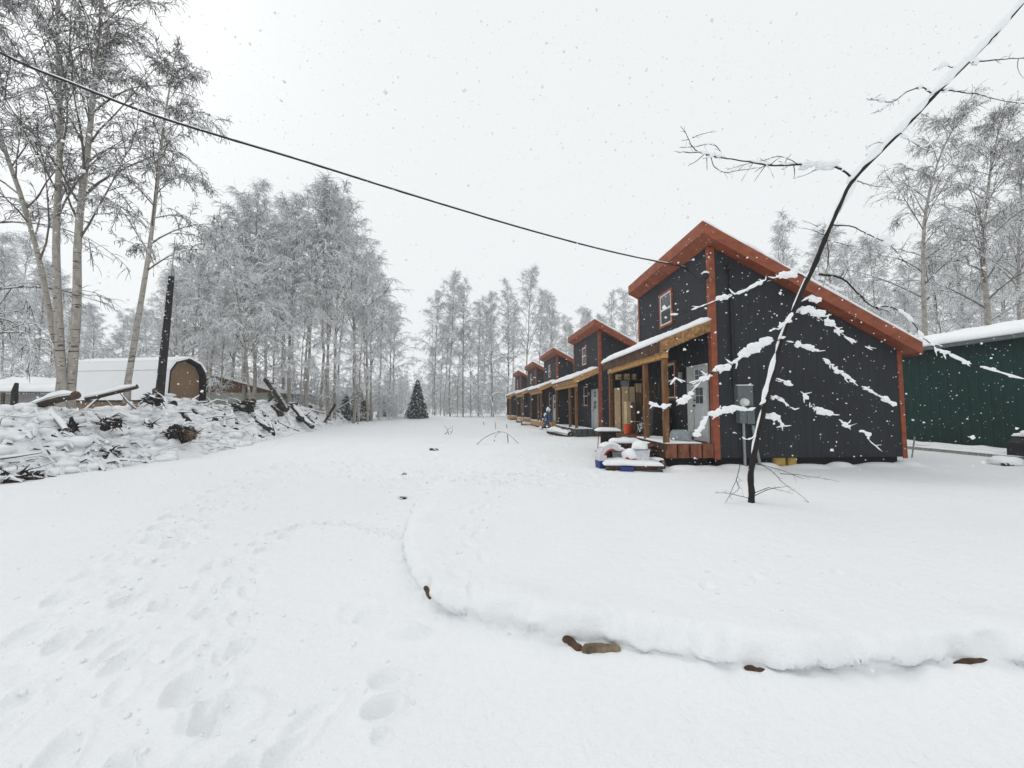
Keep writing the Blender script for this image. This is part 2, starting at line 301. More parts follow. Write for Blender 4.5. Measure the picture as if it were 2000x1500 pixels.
# ------------------------------------------------------------------ mesh builder
class MB:
    def __init__(s): s.v = []; s.f = []; s.m = []
    def add(s, V, F, m=0):
        o = len(s.v); s.v.extend([tuple(map(float, p)) for p in V])
        for f in F: s.f.append(tuple(i + o for i in f)); s.m.append(m)
        return s
    def box(s, x0, y0, z0, x1, y1, z1, m=0):
        x0, x1 = sorted((x0, x1)); y0, y1 = sorted((y0, y1)); z0, z1 = sorted((z0, z1))
        return s.add([(x0, y0, z0), (x1, y0, z0), (x1, y1, z0), (x0, y1, z0), (x0, y0, z1), (x1, y0, z1), (x1, y1, z1), (x0, y1, z1)],
                     [(3, 2, 1, 0), (4, 5, 6, 7), (0, 1, 5, 4), (1, 2, 6, 5), (2, 3, 7, 6), (3, 0, 4, 7)], m)
    def prism(s, prof, ext, m=0):
        n = len(prof); e = np.array(ext, float); P = [np.array(p, float) for p in prof]
        V = P + [p + e for p in P]
        F = [tuple(range(n))[::-1], tuple(range(n, 2 * n))] + [(i, (i + 1) % n, n + (i + 1) % n, n + i) for i in range(n)]
        return s.add(V, F, m)
    def tube(s, pts, r, n=8, m=0, cap=True, jit=0., ecap=None, flat=1.):
        P = np.array(pts, float); K = len(P); R = np.broadcast_to(np.asarray(r, float), (K,))
        T = np.gradient(P, axis=0); T /= np.linalg.norm(T, axis=1)[:, None] + 1e-9
        V = []
        for i in range(K):
            up = np.array([0, 0, 1.]) if abs(T[i][2]) < .95 else np.array([0, 1., 0])
            a = np.cross(T[i], up); a /= np.linalg.norm(a); b = np.cross(a, T[i])
            for k in range(n):
                q = 2 * math.pi * k / n; rr = R[i] * (1 + (random.uniform(-jit, jit) if jit else 0))
                V.append(P[i] + rr * (math.cos(q) * a + math.sin(q) * b * flat))
        F = [(i * n + k, i * n + (k + 1) % n, (i + 1) * n + (k + 1) % n, (i + 1) * n + k) for i in range(K - 1) for k in range(n)]
        s.add(V, F, m)
        if cap:
            o = len(s.v) - K * n; c = m if ecap is None else ecap
            s.f.append(tuple(o + k for k in range(n))[::-1]); s.m.append(c)
            s.f.append(tuple(o + (K - 1) * n + k for k in range(n))); s.m.append(c)
        return s
    def lathe(s, prof, n=20, c=(0, 0, 0), axis='Z', m=0):
        V = []; K = len(prof)
        for r, z in prof:
            for k in range(n):
                q = 2 * math.pi * k / n; x, y = r * math.cos(q), r * math.sin(q)
                p = (x, y, z) if axis == 'Z' else ((z, x, y) if axis == 'X' else (y, z, x))
                V.append(np.array(p) + np.array(c))
        F = [(i * n + k, i * n + (k + 1) % n, (i + 1) * n + (k + 1) % n, (i + 1) * n + k) for i in range(K - 1) for k in range(n)]
        F += [tuple(range(n))[::-1], tuple((K - 1) * n + k for k in range(n))]
        return s.add(V, F, m)
    def blob(s, c, r, m=0, seed=0, nu=12, nv=8, noise=.18):
        R = np.random.default_rng(seed); c = np.array(c, float); V = []
        ph = R.uniform(0, 6, 6)
        for i in range(nv + 1):
            t = math.pi * i / nv
            for k in range(nu):
                q = 2 * math.pi * k / nu
                d = np.array([math.sin(t) * math.cos(q), math.sin(t) * math.sin(q), math.cos(t)])
                g = 1 + noise * (math.sin(3 * d[0] + ph[0]) * math.sin(3 * d[1] + ph[1]) + .6 * math.sin(6 * d[2] + ph[2] + 4 * d[0]) + .4 * math.sin(8 * d[1] + ph[3]))
                V.append(c + d * np.array(r) * g)
        F = [(i * nu + k, (i + 1) * nu + k, (i + 1) * nu + (k + 1) % nu, i * nu + (k + 1) % nu) for i in range(nv) for k in range(nu)]
        return s.add(V, F, m)
    def slab(s, A, B, C, D, T, seed=0, nu=24, nv=10, m=0, over=.03, rough=.25, ew=None):
        """snow lying on the quad A-B-C-D (A->B = u, A->D = v): rounded edges, uneven thickness"""
        R = np.random.default_rng(seed); A, B, C, D = [np.array(p, float) for p in (A, B, C, D)]
        lu = np.linalg.norm(B - A); lv = np.linalg.norm(D - A); ew = ew or T * 1.1
        nr = np.cross(B - A, D - A); nr /= np.linalg.norm(nr); nr = nr if nr[2] > 0 else -nr
        o1, o2 = R.uniform(0, 90, 2)
        top = np.zeros((nv + 1, nu + 1, 3)); bot = top.copy()
        gu = np.linspace(0, 1, nu + 1); gv = np.linspace(0, 1, nv + 1)
        gu = np.r_[0, ew * .25 / lu, ew * .7 / lu, np.linspace(ew * 1.4 / lu, 1 - ew * 1.4 / lu, nu - 5), 1 - ew * .7 / lu, 1 - ew * .25 / lu, 1]
        gv = np.r_[0, ew * .25 / lv, ew * .7 / lv, np.linspace(ew * 1.4 / lv, 1 - ew * 1.4 / lv, max(nv - 5, 1)), 1 - ew * .7 / lv, 1 - ew * .25 / lv, 1]
        nu, nv = len(gu) - 1, len(gv) - 1
        top = np.zeros((nv + 1, nu + 1, 3)); bot = top.copy()
        for j, v in enumerate(gv):
            for i, u in enumerate(gu):
                P = (1 - v) * ((1 - u) * A + u * B) + v * ((1 - u) * D + u * C)
                e = min(u * lu, (1 - u) * lu, v * lv, (1 - v) * lv)
                h = T * min(1, .28 + .72 * math.sqrt(max(0, 1 - (1 - min(e / ew, 1)) ** 2)))
                nz = float(fbm(np.array(u * lu * 2.2 + o1), np.array(v * lv * 2.2 + o2), 3))
                h *= 1 + rough * 1.6 * nz
                ce = (A + B + C + D) / 4; out = P - ce; out -= nr * out.dot(nr)
                edge = 1 - min(e / ew, 1)
                jit = float(fbm(np.array((u * lu + v * lv) * 4 + o2), np.array(o1), 2))
                sh = out / (np.linalg.norm(out) + 1e-6) * (over * edge * (1 + 2 * jit))
                top[j, i] = P + nr * h + sh; bot[j, i] = P + nr * .004 + sh * .6
        V = list(top.reshape(-1, 3)) + list(bot.reshape(-1, 3)); W = nu + 1; Nn = W * (nv + 1); F = []
        for j in range(nv):
            for i in range(nu):
                a = j * W + i; F.append((a, a + 1, a + W + 1, a + W)); F.append((Nn + a, Nn + a + W, Nn + a + W + 1, Nn + a + 1))
        ring = [i for i in range(W)] + [j * W + nu for j in range(1, nv + 1)] + [nv * W + i for i in range(nu - 1, -1, -1)] + [j * W for j in range(nv - 1, 0, -1)]
        for k in range(len(ring)):
            a, b = ring[k], ring[(k + 1) % len(ring)]; F.append((a, Nn + a, Nn + b, b))
        return s.add(V, F, m)
    def build(s, name, mats, parent=None, smooth=False, loc=None):
        me = bpy.data.meshes.new(name); me.from_pydata(s.v, [], s.f)
        mats = mats if isinstance(mats, (list, tuple)) else [mats]
        for q in mats: me.materials.append(q)
        if any(s.m): me.polygons.foreach_set('material_index', s.m)
        if smooth: me.polygons.foreach_set('use_smooth', [True] * len(s.f))
        me.update(); o = bpy.data.objects.new(name, me); COL.objects.link(o)
        if parent: o.parent = parent
        if loc is not None: o.location = loc
        return o

def np_mesh(name, V, Q, mats, parent=None, smooth=False, mi=None):
    me = bpy.data.meshes.new(name); nq = len(Q); k = Q.shape[1]
    me.vertices.add(len(V)); me.vertices.foreach_set('co', np.ascontiguousarray(V, np.float32).ravel())
    me.loops.add(nq * k); me.loops.foreach_set('vertex_index', np.ascontiguousarray(Q, np.int32).ravel())
    me.polygons.add(nq); me.polygons.foreach_set('loop_start', np.arange(0, nq * k, k, dtype=np.int32))
    try: me.polygons.foreach_set('loop_total', np.full(nq, k, np.int32))
    except Exception: pass
    mats = mats if isinstance(mats, (list, tuple)) else [mats]
    for q in mats: me.materials.append(q)
    if mi is not None: me.polygons.foreach_set('material_index', np.ascontiguousarray(mi, np.int32))
    me.polygons.foreach_set('use_smooth', np.full(nq, smooth, bool))
    me.update(calc_edges=True); o = bpy.data.objects.new(name, me); COL.objects.link(o)
    if parent: o.parent = parent
    return o

class Tubes:
    """many thin polylines turned into diamond-section tubes: two upper faces carry snow, two lower faces bare bark"""
    def __init__(s): s.V = []; s.Q = []; s.n = 0
    def add(s, P, R, hs=1.0, n=4):                      # P (N,K,3), R (N,K)
        P = np.asarray(P, float); R = np.asarray(R, float)
        if P.ndim == 2: P = P[None]; R = R[None]
        N, K, _ = P.shape
        T = np.gradient(P, axis=1); T /= np.linalg.norm(T, axis=2, keepdims=True) + 1e-9
        up = np.zeros_like(T); vert = np.abs(T[..., 2]) > .97
        up[..., 2] = 1; up[vert] = (0, 1, 0)
        a = np.cross(T, up); a /= np.linalg.norm(a, axis=2, keepdims=True) + 1e-9
        b = np.cross(a, T)
        rings = []
        for k in range(n):
            q = 2 * math.pi * k / n; sb = math.sin(q); sb = sb * hs if sb > 0 else sb
            rings.append(P + (R[..., None]) * (math.cos(q) * a + sb * b))
        V = np.stack(rings, 2).reshape(-1, 3)           # N,K,n
        base = (np.arange(N)[:, None, None] * K + np.arange(K - 1)[None, :, None]) * n
        k = np.arange(n)[None, None, :]; k2 = (k + 1) % n
        Q = np.stack([base + k, base + k2, base + n + k2, base + n + k], -1).reshape(-1, 4) + s.n
        s.V.append(V); s.Q.append(Q); s.n += len(V); return s
    def build(s, name, m, parent=None, smooth=False):
        return np_mesh(name, np.concatenate(s.V), np.concatenate(s.Q), m, parent, smooth)

def tag(o, label=None, cat=None, group=None, kind=None):
    if label: o['label'] = label
    if cat: o['category'] = cat
    if group: o['group'] = group
    if kind: o['kind'] = kind
    return o
def empty(name, loc, rz=0., label=None, cat=None, group=None):
    o = bpy.data.objects.new(name, None); COL.objects.link(o); o.location = [float(c) for c in loc]; o.rotation_euler = (0, 0, rz)
    o.empty_display_size = .2
    return tag(o, label, cat, group)
CHILD = {}
def copy_tree(o, parent=None):
    c = o.copy(); COL.objects.link(c)
    if parent: c.parent = parent
    for ch in list(o.children): copy_tree(ch, c)
    return c

# ------------------------------------------------------------------ ground: one snow sheet to the horizon
def make_ground():
    r = np.r_[.5 * np.exp(np.arange(0, math.log(40 / .5), .0075)), 40 * np.exp(np.arange(0, math.log(340 / 40), .03)), 345]
    a = np.r_[np.arange(-66, 66.01, .24), np.arange(70, 290.1, 5.0)]
    A = np.radians(a); na, nr = len(A), len(r)
    X = np.sin(A)[None, :] * r[:, None]; Y = np.cos(A)[None, :] * r[:, None]
    Z = terrain(X, Y)
    front = (np.abs(a) < 67)[None, :]
    for x, y, ra, rb, q, d in PITS:
        m = (np.hypot(X - x, Y - y) < 3.2 * ra)
        if not m.any(): continue
        dx, dy = X[m] - x, Y[m] - y; c, s_ = math.cos(q), math.sin(q)
        u = (dx * c + dy * s_) / ra; v = (-dx * s_ + dy * c) / rb
        t = np.sqrt(u * u + v * v)
        Z[m] += -1.0 * d * np.exp(-t ** 4.5) + .3 * d * np.exp(-((t - 1.35) / .3) ** 2)
    # snow lip bulging out over the edging logs
    m = (Y < 6.5) & (Y > 1.5) & (X > -3.2) & (X < 9)
    mx_, my_ = X[m], Y[m]
    def sdf(a, b_):
        d, s_, p = polydist(a, b_, EDGE); return np.where(s_ > 0, -d, d) + .03 * fbm(a * 3.1, b_ * 3.1, 3) - .005
    d0 = sdf(mx_, my_); e = .004
    gx_ = (sdf(mx_ + e, my_) - d0) / e; gy_ = (sdf(mx_, my_ + e) - d0) / e; gl = np.hypot(gx_, gy_) + 1e-6
    amt = (.085 + .06 * fbm(mx_ * 1.9 + 3, my_ * 1.9, 2) + .045 * fbm(mx_ * 7, my_ * 7, 2)).clip(.02, .14) * sst(-.012, .02, d0) * sst(.30, .03, d0)
    g = np.zeros(mx_.shape)
    for a_, b_ in [(1112, 1258), (1145, 1266), (1180, 1266), (1212, 1266), (1475, 1302), (1880, 1294), (1930, 1288), (836, 1161)]:
        q_ = gp(a_, b_, .03); g = np.maximum(g, np.exp(-(np.hypot(mx_ - q_[0], my_ - q_[1]) / .10) ** 2))
    amt = amt * (1 - g) + g * .10 * sst(.05, .11, d0) * sst(.45, .16, d0) * sst(6.2, 4.4, my_)
    X[m] = mx_ - gx_ / gl * amt; Y[m] = my_ - gy_ / gl * amt
    # crumbly trampled texture along the walked band
    for pts, wd in [([(-60, 1400), (180, 1160), (330, 1040), (430, 965), (560, 905), (700, 862), (800, 838)], .5),
                    ([(330, 1560), (390, 1300), (455, 1150), (535, 1040)], .35),
                    ([(620, 905), (760, 925), (900, 940), (1040, 945), (1180, 940)], 1.3)]:
        d, s_, p = polydist(X, Y, [gp(*q)[:2] for q in pts])
        Z += np.exp(-(d / wd) ** 2) * (.028 * fbm(X * 7.5, Y * 7.5, 3)) * front
    V = np.stack([X, Y, Z], -1).reshape(-1, 3)
    V = np.vstack([V, [[0, 0, float(terrain(np.array([0.]), np.array([0.]))[0])]]])
    i = np.arange(nr - 1)[:, None] * na; j = np.arange(na)[None, :]; j2 = (j + 1) % na
    Q = np.stack([i + j, i + na + j, i + na + j2, i + j2], -1).reshape(-1, 4)
    c = len(V) - 1
    Qc = np.stack([np.full(na // 2, c), (np.arange(0, na - 1, 2)), (np.arange(0, na - 1, 2) + 1) % na, (np.arange(0, na - 1, 2) + 2) % na], -1)[: na // 2]
    o = np_mesh('ground', V, np.vstack([Q, Qc]), SNOW_G, None, True)
    tag(o, kind='structure')
make_ground()

# ------------------------------------------------------------------ cabins
W, LEN, ZB, ZD = 5.15, 4.90, .10, .46
OV, PK, SL, FT = .35, 6.14, .537, .31                     # overhang, peak height, slope, fascia height
def zu(x): return PK - FT - (x + OV) * SL                # underside of the roof
def add_window(root, y0, y1, z0, z1):
    t = .07
    fr = MB()
    fr.box(-.045, y0 - t, z1, -.002, y1 + t, z1 + t); fr.box(-.045, y0 - t, z0 - t, -.002, y1 + t, z0)
    fr.box(-.045, y0 - t, z0, -.002, y0, z1); fr.box(-.045, y1, z0, -.002, y1 + t, z1)
    wn = fr.build('window', M_RED, root)
    f = MB(); zm = (z0 + z1) / 2; k = .045
    f.box(-.035, y0 + .003, z0 + .003, -.004, y0 + k, z1 - .003); f.box(-.035, y1 - k, z0 + .003, -.004, y1 - .003, z1 - .003)
    f.box(-.035, y0 + k, z0 + .003, -.004, y1 - k, z0 + k); f.box(-.035, y0 + k, z1 - k, -.004, y1 - k, z1 - .003)
    f.box(-.038, y0 + k, zm - .03, -.004, y1 - k, zm + .03)
    f.build('frame', M_WHITEFR, wn)
    p = MB(); p.box(-.016, y0 + k, z0 + k, -.006, y1 - k, zm - .03); p.build('pane', M_GLASS, wn)
    p = MB(); p.box(-.016, y0 + k, zm + .03, -.006, y1 - k, z1 - k); p.build('pane', M_GLASS, wn)
def make_cabin(first, seed):
    root = empty('cabin', (0, 0, 0))
    yA, yB = 0., LEN
    wl = MB()
    prof = [(0, yA, ZB), (W, yA, ZB), (W, yA, zu(W)), (0, yA, zu(0))]
    wl.prism(prof, (0, LEN, 0)); wl.build('wall', M_SIDE, root)
    fd = MB(); fd.box(.12, .12, -.35, W - .12, LEN - .12, ZB - .004); fd.build('underfloor_shade', M_DARK, root)  # near-black inset box paints the shade of the gap under the cabin
    for (x0, y0, x1, y1, zt) in [(-.022, -.022, .13, .0, zu(.06)), (-.022, .0, .0, .12, zu(0)), (W - .10, -.022, W + .022, .0, zu(W - .05)),
                                 (-.022, LEN - .10, .0, LEN + .02, zu(0)), (W, .0, W + .022, .1, zu(W))]:
        b = MB(); b.box(x0, y0, ZB - .04 if y0 < 0 else ZB, x1, y1, zt - .006); b.build('corner_board', M_RED, root)
    # roof: sloped slab, fascia boards, soffit
    x0, x1, y0, y1 = -OV, W + .24, -OV, LEN + .12
    zt = lambda x: PK - (x + OV) * SL
    rf = MB(); rf.prism([(x0 + .03, y0 + .03, zt(x0 + .03) - FT + .03), (x1 - .03, y0 + .03, zt(x1 - .03) - FT + .03), (x1 - .03, y0 + .03, zt(x1 - .03)), (x0 + .03, y0 + .03, zt(x0 + .03))], (0, y1 - y0 - .06, 0))
    roof = rf.build('roof', M_RED, root)
    fa = MB(); e = .03
    fa.prism([(x0, y0, zt(x0) - FT), (x1, y0, zt(x1) - FT), (x1, y0, zt(x1) + .01), (x0, y0, zt(x0) + .01)], (0, e - .003, 0))
    fa.prism([(x0, y1 - e + .003, zt(x0) - FT), (x1, y1 - e + .003, zt(x1) - FT), (x1, y1 - e + .003, zt(x1) + .01), (x0, y1 - e + .003, zt(x0) + .01)], (0, e - .003, 0))
    fa.box(x0 - .002, y0 + e, zt(x0) - FT - .002, x0 + e - .004, y1 - e, zt(x0) + .008)
    fa.box(x1 - e + .004, y0 + e, zt(x1) - FT, x1, y1 - e, zt(x1) + .008)
    fa.build('fascia', M_REDDK if False else M_RED, roof)
    sn = MB(); sn.slab((x0 + .06, y0 + .05, zt(x0 + .06) + .012), (x1 - .02, y0 + .05, zt(x1 - .02) + .012), (x1 - .02, y1 - .04, zt(x1 - .02) + .012), (x0 + .06, y1 - .04, zt(x0 + .06) + .012), .13, seed, 50, 30, over=.05)
    sn.build('snow_cover', SNOW, roof, True)
    add_window(root, 2.12, 2.92, 4.10, 5.12 if first else 5.10)
    add_window(root, 2.00, 2.66, 1.68, 2.78)
    # door
    d0, d1, dz = .20, 1.24, ZD + 2.10; dm = .90
    df = MB(); df.box(-.05, d0, ZD + .003, -.002, d0 + .06, dz); df.box(-.05, d1 - .05, ZD + .003, -.002, d1, dz); df.box(-.05, d0 + .06, dz - .07, -.002, d1 - .05, dz); df.box(-.045, dm + .02, ZD + .003, -.002, d1 - .05, dz - .07)
    door = MB(); door.box(-.03, d0 + .065, ZD + .02, -.003, dm, dz - .075)
    dob = door.build('door', M_DOOR, root); df.build('door_frame', M_DOORFR, dob)
    mo = MB(); ya0, yb0 = .44, .80; ym = (ya0 + yb0) / 2
    for za, zb in ((2.13, 2.43), (1.50, 1.93)):
        h = (zb - za) / 2; pn = MB()
        for ya, yb in ((ya0, ym - .012), (ym + .012, yb0)):
            pn.box(-.034, ya, za, -.0305, yb, za + h - .01); pn.box(-.034, ya, za + h + .01, -.0305, yb, zb)
        pn.build('pane', M_GLASS, dob)
    mo.box(-.038, .36, ZD + .2, -.0305, .56, ZD + .85)
    mo.build('panel', M_DOOR, dob); mo = MB(); mo.box(-.038, .62, ZD + .2, -.0305, .82, ZD + .85); mo.build('panel', M_DOOR, dob)
    hn = MB(); hn.lathe([(.028, -.085), (.036, -.06), (.012, -.055), (.014, -.031)], 12, (0, .85, ZD + .98), 'X'); hn.build('handle', M_BLACK, dob)
    hn = MB(); hn.lathe([(.028, -.05), (.028, -.031)], 12, (0, .85, ZD + 1.13), 'X'); hn.build('deadbolt', M_BLACK, dob)
    # porch: deck, end wall, posts, beam, sloping roof
    px0 = -1.28
    deckm = M_DECKRED if first else M_DECKGREY
    dk = MB(); dk.box(px0 + .03, .035, ZD - .05, -.004, LEN - .02, ZD - .004)
    deck = dk.build('deck', deckm, root)
    sk = MB(); nb = 4
    for i in range(nb):
        sk.box(px0 + (0 - px0) * i / nb + .004, 0, ZB, px0 + (0 - px0) * (i + 1) / nb - .03 - .004, .032, ZD - .006)
    sk.build('end_skirt', deckm, deck)
    fk = MB()
    fk.box(px0, .0, ZB + .19, px0 + .028, LEN - .02, ZD - .003); fk.box(px0 + .004, .04, ZB, px0 + .03, LEN - .02, ZB + .175)
    fk.build('front_skirt', M_DKWOOD if first else M_DECKGREY if seed == 2 else M_NEWWOOD, deck)
    dsn = MB(); dsn.slab((px0 + .02, .06, ZD), (px0 + .95, .06, ZD), (px0 + .75, 2.0 if first else LEN - .1, ZD), (px0 + .02, 2.0 if first else LEN - .1, ZD), .05, seed + 5, 24, 12)
    dsn.build('snow_cover', SNOW, deck, True)
    un = MB(); un.box(px0 + .15, .15, -.3, -.1, LEN - .1, ZB + .1); un.build('deck_shade_box', M_DARK, root)  # near-black box painting in the shade beneath the deck
    zr = lambda x: 3.66 + x * .41                        # top of the porch roof
    ew = MB(); ew.prism([(px0 + .08, LEN - .10, ZD), (-.003, LEN - .10, ZD), (-.003, LEN - .10, zr(0) - .2), (px0 + .08, LEN - .10, zr(px0) - .2)], (0, .1, 0))
    ew.build('porch_end_wall', M_SIDE, root)
    for i, yy in enumerate((.06, 1.32, LEN - .26)):
        b = MB(); b.box(px0 + .01, yy, ZD, px0 + .13, yy + .13, 2.67); b.build('porch_post', M_POST, root)
    bm_ = MB(); bm_.box(px0 - .015, .02, 2.672, px0 + .125, LEN - .1, 2.845); bm_.build('porch_beam', M_NEWWOOD, root)
    pr = MB(); a, b = px0 - .10, -.004
    pr.prism([(a, -.0, zr(a) - .06), (b, -.0, zr(b) - .06), (b, -.0, zr(b)), (a, -.0, zr(a))], (0, LEN + .25, 0))
    pfr = pr.build('porch_roof', M_DKWOOD, root)
    rk = MB(); rk.prism([(a, -.035, zr(a) - .29), (b - .03, -.035, zr(b) - .29), (b - .03, -.035, zr(b) + .01), (a, -.035, zr(a) + .01)], (0, .032, 0))
    rk.build('rake_board', M_OSB if first else M_NEWWOOD, pfr)
    ff = MB(); nb = 14; yl = LEN + .22
    for i in range(nb):
        ff.box(a + .0, yl * i / nb + .003, zr(a) - .27 - .01 * (i % 3), a + .022 + .004 * (i % 2), yl * (i + 1) / nb - .003, zr(a) - .062)
    ff.build('fascia', M_DKWOOD if first else M_OSB, pfr)
    rb = MB()
    for i in range(9):
        yy = .35 + i * .52
        rb.prism([(a + .05, yy, zr(a + .05) - .20), (-.01, yy, zr(-.01) - .20), (-.01, yy, zr(-.01) - .063), (a + .05, yy, zr(a + .05) - .063)], (0, .04, 0))
    rb.build('rafters', M_DKWOOD if first else M_POST, pfr)
    ps = MB(); ps.slab((a - .03, .10, zr(a - .03) + .004), (b - .05, .02, zr(b - .05) + .004), (b - .05, LEN + .2, zr(b - .05) + .004), (a - .03, LEN + .2, zr(a - .03) + .004), .15, seed + 9, 24, 50, over=.08, rough=.35)
    ps.build('snow_cover', SNOW, pfr, True)
    # wall lantern by the door
    lm = MB(); lm.box(-.03, 1.47, 2.20, -.002, 1.59, 2.45); lm.prism([(-.03, 1.45, 2.44), (-.17, 1.45, 2.44), (-.12, 1.45, 2.52), (-.03, 1.45, 2.52)], (0, .16, 0))
    lm.box(-.15, 1.46, 2.20, -.05, 1.60, 2.23)
    lo = lm.build('wall_lantern', M_BLACK, root)
    lg = MB(); lg.box(-.14, 1.48, 2.232, -.06, 1.58, 2.438); lg.build('glass', M_STEEL, lo)
    return root

C1 = make_cabin(True, 1); C1.location = (5.19, 9.9, .20); C1.rotation_euler[2] = math.radians(2.9)
tag(C1, 'nearest dark grey cabin with red roof edges, closest to the camera at the right', 'cabin', 'row of grey cabins with red trimmed shed roofs')
C2 = make_cabin(False, 2)
labs = ['second cabin from the front, grey deck boards, directly behind the nearest cabin',
        'third cabin from the front, with a blue chair before its deck',
        'fourth cabin from the front, between the third cabin and the farthest one',
        'farthest cabin at the end of the row, its open porch against the trees']
for i, (x, y, z, a) in enumerate([(4.56, 20.0, .0, 6.2), (3.46, 29.6, .0, 6.6), (2.36, 38.6, .0, 6.8), (1.06, 47.8, .0, 7.0)]):
    c = C2 if i == 0 else copy_tree(C2)
    c.location = (x, y, z); c.rotation_euler[2] = math.radians(a)
    if i > 0:                                             # the farther cabins have decks of new lumber
        for ch in c.children:
            if ch.name.startswith('deck') and not ch.name.startswith('deck_s'):
                for g_ in ch.children:
                    if 'skirt' in g_.name: g_.material_slots[0].link = 'OBJECT'; g_.material_slots[0].material = M_NEWWOOD
    tag(c, labs[i], 'cabin', 'row of grey cabins with red trimmed shed roofs')

c1a = math.radians(2.9)
def c1(x, y, z):                                        # point in the nearest cabin's own axes
    return np.array([5.19 + x * math.cos(c1a) - y * math.sin(c1a), 9.9 + x * math.sin(c1a) + y * math.cos(c1a), .20 + z])
def c1e(name, x, y, z, label, cat, group=None): return empty(name, c1(x, y, z), c1a, label, cat, group)

# ------------------------------------------------------------------ things on and about the nearest cabin's porch
def carton(x, y, z, sx, sy, sz, label, smile=False, dark=False, group=None, tape=True):
    o = c1e('cardboard_box', x, y, z, label, 'cardboard box', group)
    b = MB(); b.box(0, 0, 0, sx, sy, sz); b.build('carton', M_CARDDK if dark else M_CARD, o)
    if tape:
        t = MB(); t.box(sx * .46, -.003, 0, sx * .54, 0, sz); t.build('tape', M_CARDDK, o)
    if smile:
        s = MB(); pts = [(sx * (.2 + .6 * k / 8), -.004, sz * (.48 - .2 * math.sin(math.pi * k / 8))) for k in range(9)]
        s.tube(pts, .011, 5); s.prism([(sx * .74, -.007, sz * .52), (sx * .9, -.007, sz * .56), (sx * .84, -.007, sz * .38)], (0, .005, 0)); s.build('smile_mark', M_BLACK, o)
    return o
yE = LEN - .10
carton(-1.08, yE - .20, ZD, .20, .18, 1.66, 'tall narrow cardboard box standing at the left end of the porch', tape=False)
carton(-.80, yE - .24, ZD, .46, .22, 1.70, 'large tall cardboard box against the porch end wall')
carton(-.80, yE - .62, ZD, .16, .3, 1.14, 'shorter cardboard box standing before the large tall one', tape=False)
carton(-.63, yE - .60, ZD, .18, .28, 1.12, 'shaded side of the shorter cardboard box, built as a dark box behind the orange bucket', dark=True, tape=False)  # shaded side of the shorter carton, made as its own darker box
sh = c1e('wall_shelf', -1.12, yE - .26, 2.40, 'dark wooden shelf high on the porch end wall', 'shelf')
b = MB(); b.box(0, 0, 0, 1.1, .255, .03); b.build('board', M_DKWOOD, sh)
b = MB(); b.prism([(.1, .05, -.004), (.1, .255, -.004), (.1, .255, -.2)], (.03, 0, 0)); b.prism([(.9, .05, -.004), (.9, .255, -.004), (.9, .255, -.2)], (.03, 0, 0)); b.build('brackets', M_BLACK, sh)
carton(-1.02, yE - .24, 2.432, .18, .2, .20, 'small parcel with a smile mark at the left end of the shelf', True, tape=False)
carton(-.72, yE - .24, 2.432, .20, .2, .22, 'small parcel with a smile mark in the middle of the shelf', True, tape=False)
carton(-.40, yE - .24, 2.432, .13, .2, .22, 'small parcel with a smile mark at the right end of the shelf', True, tape=False)
o = c1e('plastic_crate', -.80, yE - .23, ZD + 1.70, 'grey tote standing on top of the large tall cardboard box', 'tote')
b = MB(); b.prism([(.0, 0, 0), (.24, 0, 0), (.26, 0, .22), (-.02, 0, .22)], (0, .2, 0)); b.build('body', M_GREYPL, o)
b = MB(); b.box(-.03, -.01, .221, .27, .21, .235); b.build('lid', M_STEEL, o)
carton(-.28, yE - .24, 1.95, .2, .2, .34, 'pinkish box above the dark stack at the right of the shelf', tape=True)
carton(-.30, yE - .26, ZD, .24, .24, 1.48, 'dark box stack at the right of the large tall cardboard box', dark=True)
def bucket(x, y, z, r, h, m, label):
    o = c1e('bucket', x, y, z, label, 'bucket')
    b = MB(); b.lathe([(r * .8, 0), (r * .98, h * .9), (r * 1.05, h * .9), (r * 1.05, h), (r * .93, h), (r * .78, .03)], 20); b.build('body', m, o, False)
    b = MB(); b.tube([(r * 1.04 * math.cos(t), -.02 - .06 * math.sin(t), h * .93 - .12 * math.sin(t)) for t in np.linspace(0, math.pi, 9)], .006, 5); b.build('handle', M_STEEL, o)
    return o
bucket(-.93, 3.72, ZD, .14, .34, M_ORANGE, 'orange plastic bucket on the porch before the boxes')
bucket(-.50, 3.35, ZD + .12, .15, .30, M_WHITEPL, 'white plastic bucket raised on a dark lump on the porch')
o = tag(MB().blob((0, 0, 0), (.24, .2, .13), 0, 4).build('black_bag', M_BLACK, None, True, c1(-.5, 3.35, ZD + .08)), 'black bag slumped on the porch under the white bucket', 'bag')
# stacked wooden crates by the wall with a snow-flecked scrap heap at their foot
o = c1e('crate_rack', -.42, 3.1, ZD, 'wooden crate rack leaning by the porch wall between the posts', 'rack')
b = MB(); b.box(0, 0, 0, .03, .03, 1.75); b.box(.36, 0, 0, .39, .03, 1.75); b.box(0, .35, 0, .03, .38, 1.75); b.box(.36, .35, 0, .39, .38, 1.75); b.build('uprights', M_POST, o)
for k, z in enumerate((.55, .72, .89)):
    b = MB(); b.box(.03, .004, z, .36, .03, z + .13); b.box(.004, .03, z, .03, .35, z + .13); b.build('slat', M_CARD, o)
o = c1e('covered_grill', -.48, 2.0, ZD, 'black covered grill under the porch window', 'grill')
b = MB(); b.prism([(-.3, 0, .05), (.3, 0, .05), (.27, 0, .7), (.22, 0, 1.0), (.05, 0, 1.16), (-.12, 0, 1.12), (-.26, 0, .85)], (0, .85, 0)); b.build('cover', M_BLACK, o)
b = MB(); b.lathe([(.09, -.03), (.1, 0), (.09, .03)], 14, (-.22, .03, .1), 'Y'); b.build('wheel', M_DARK, o)
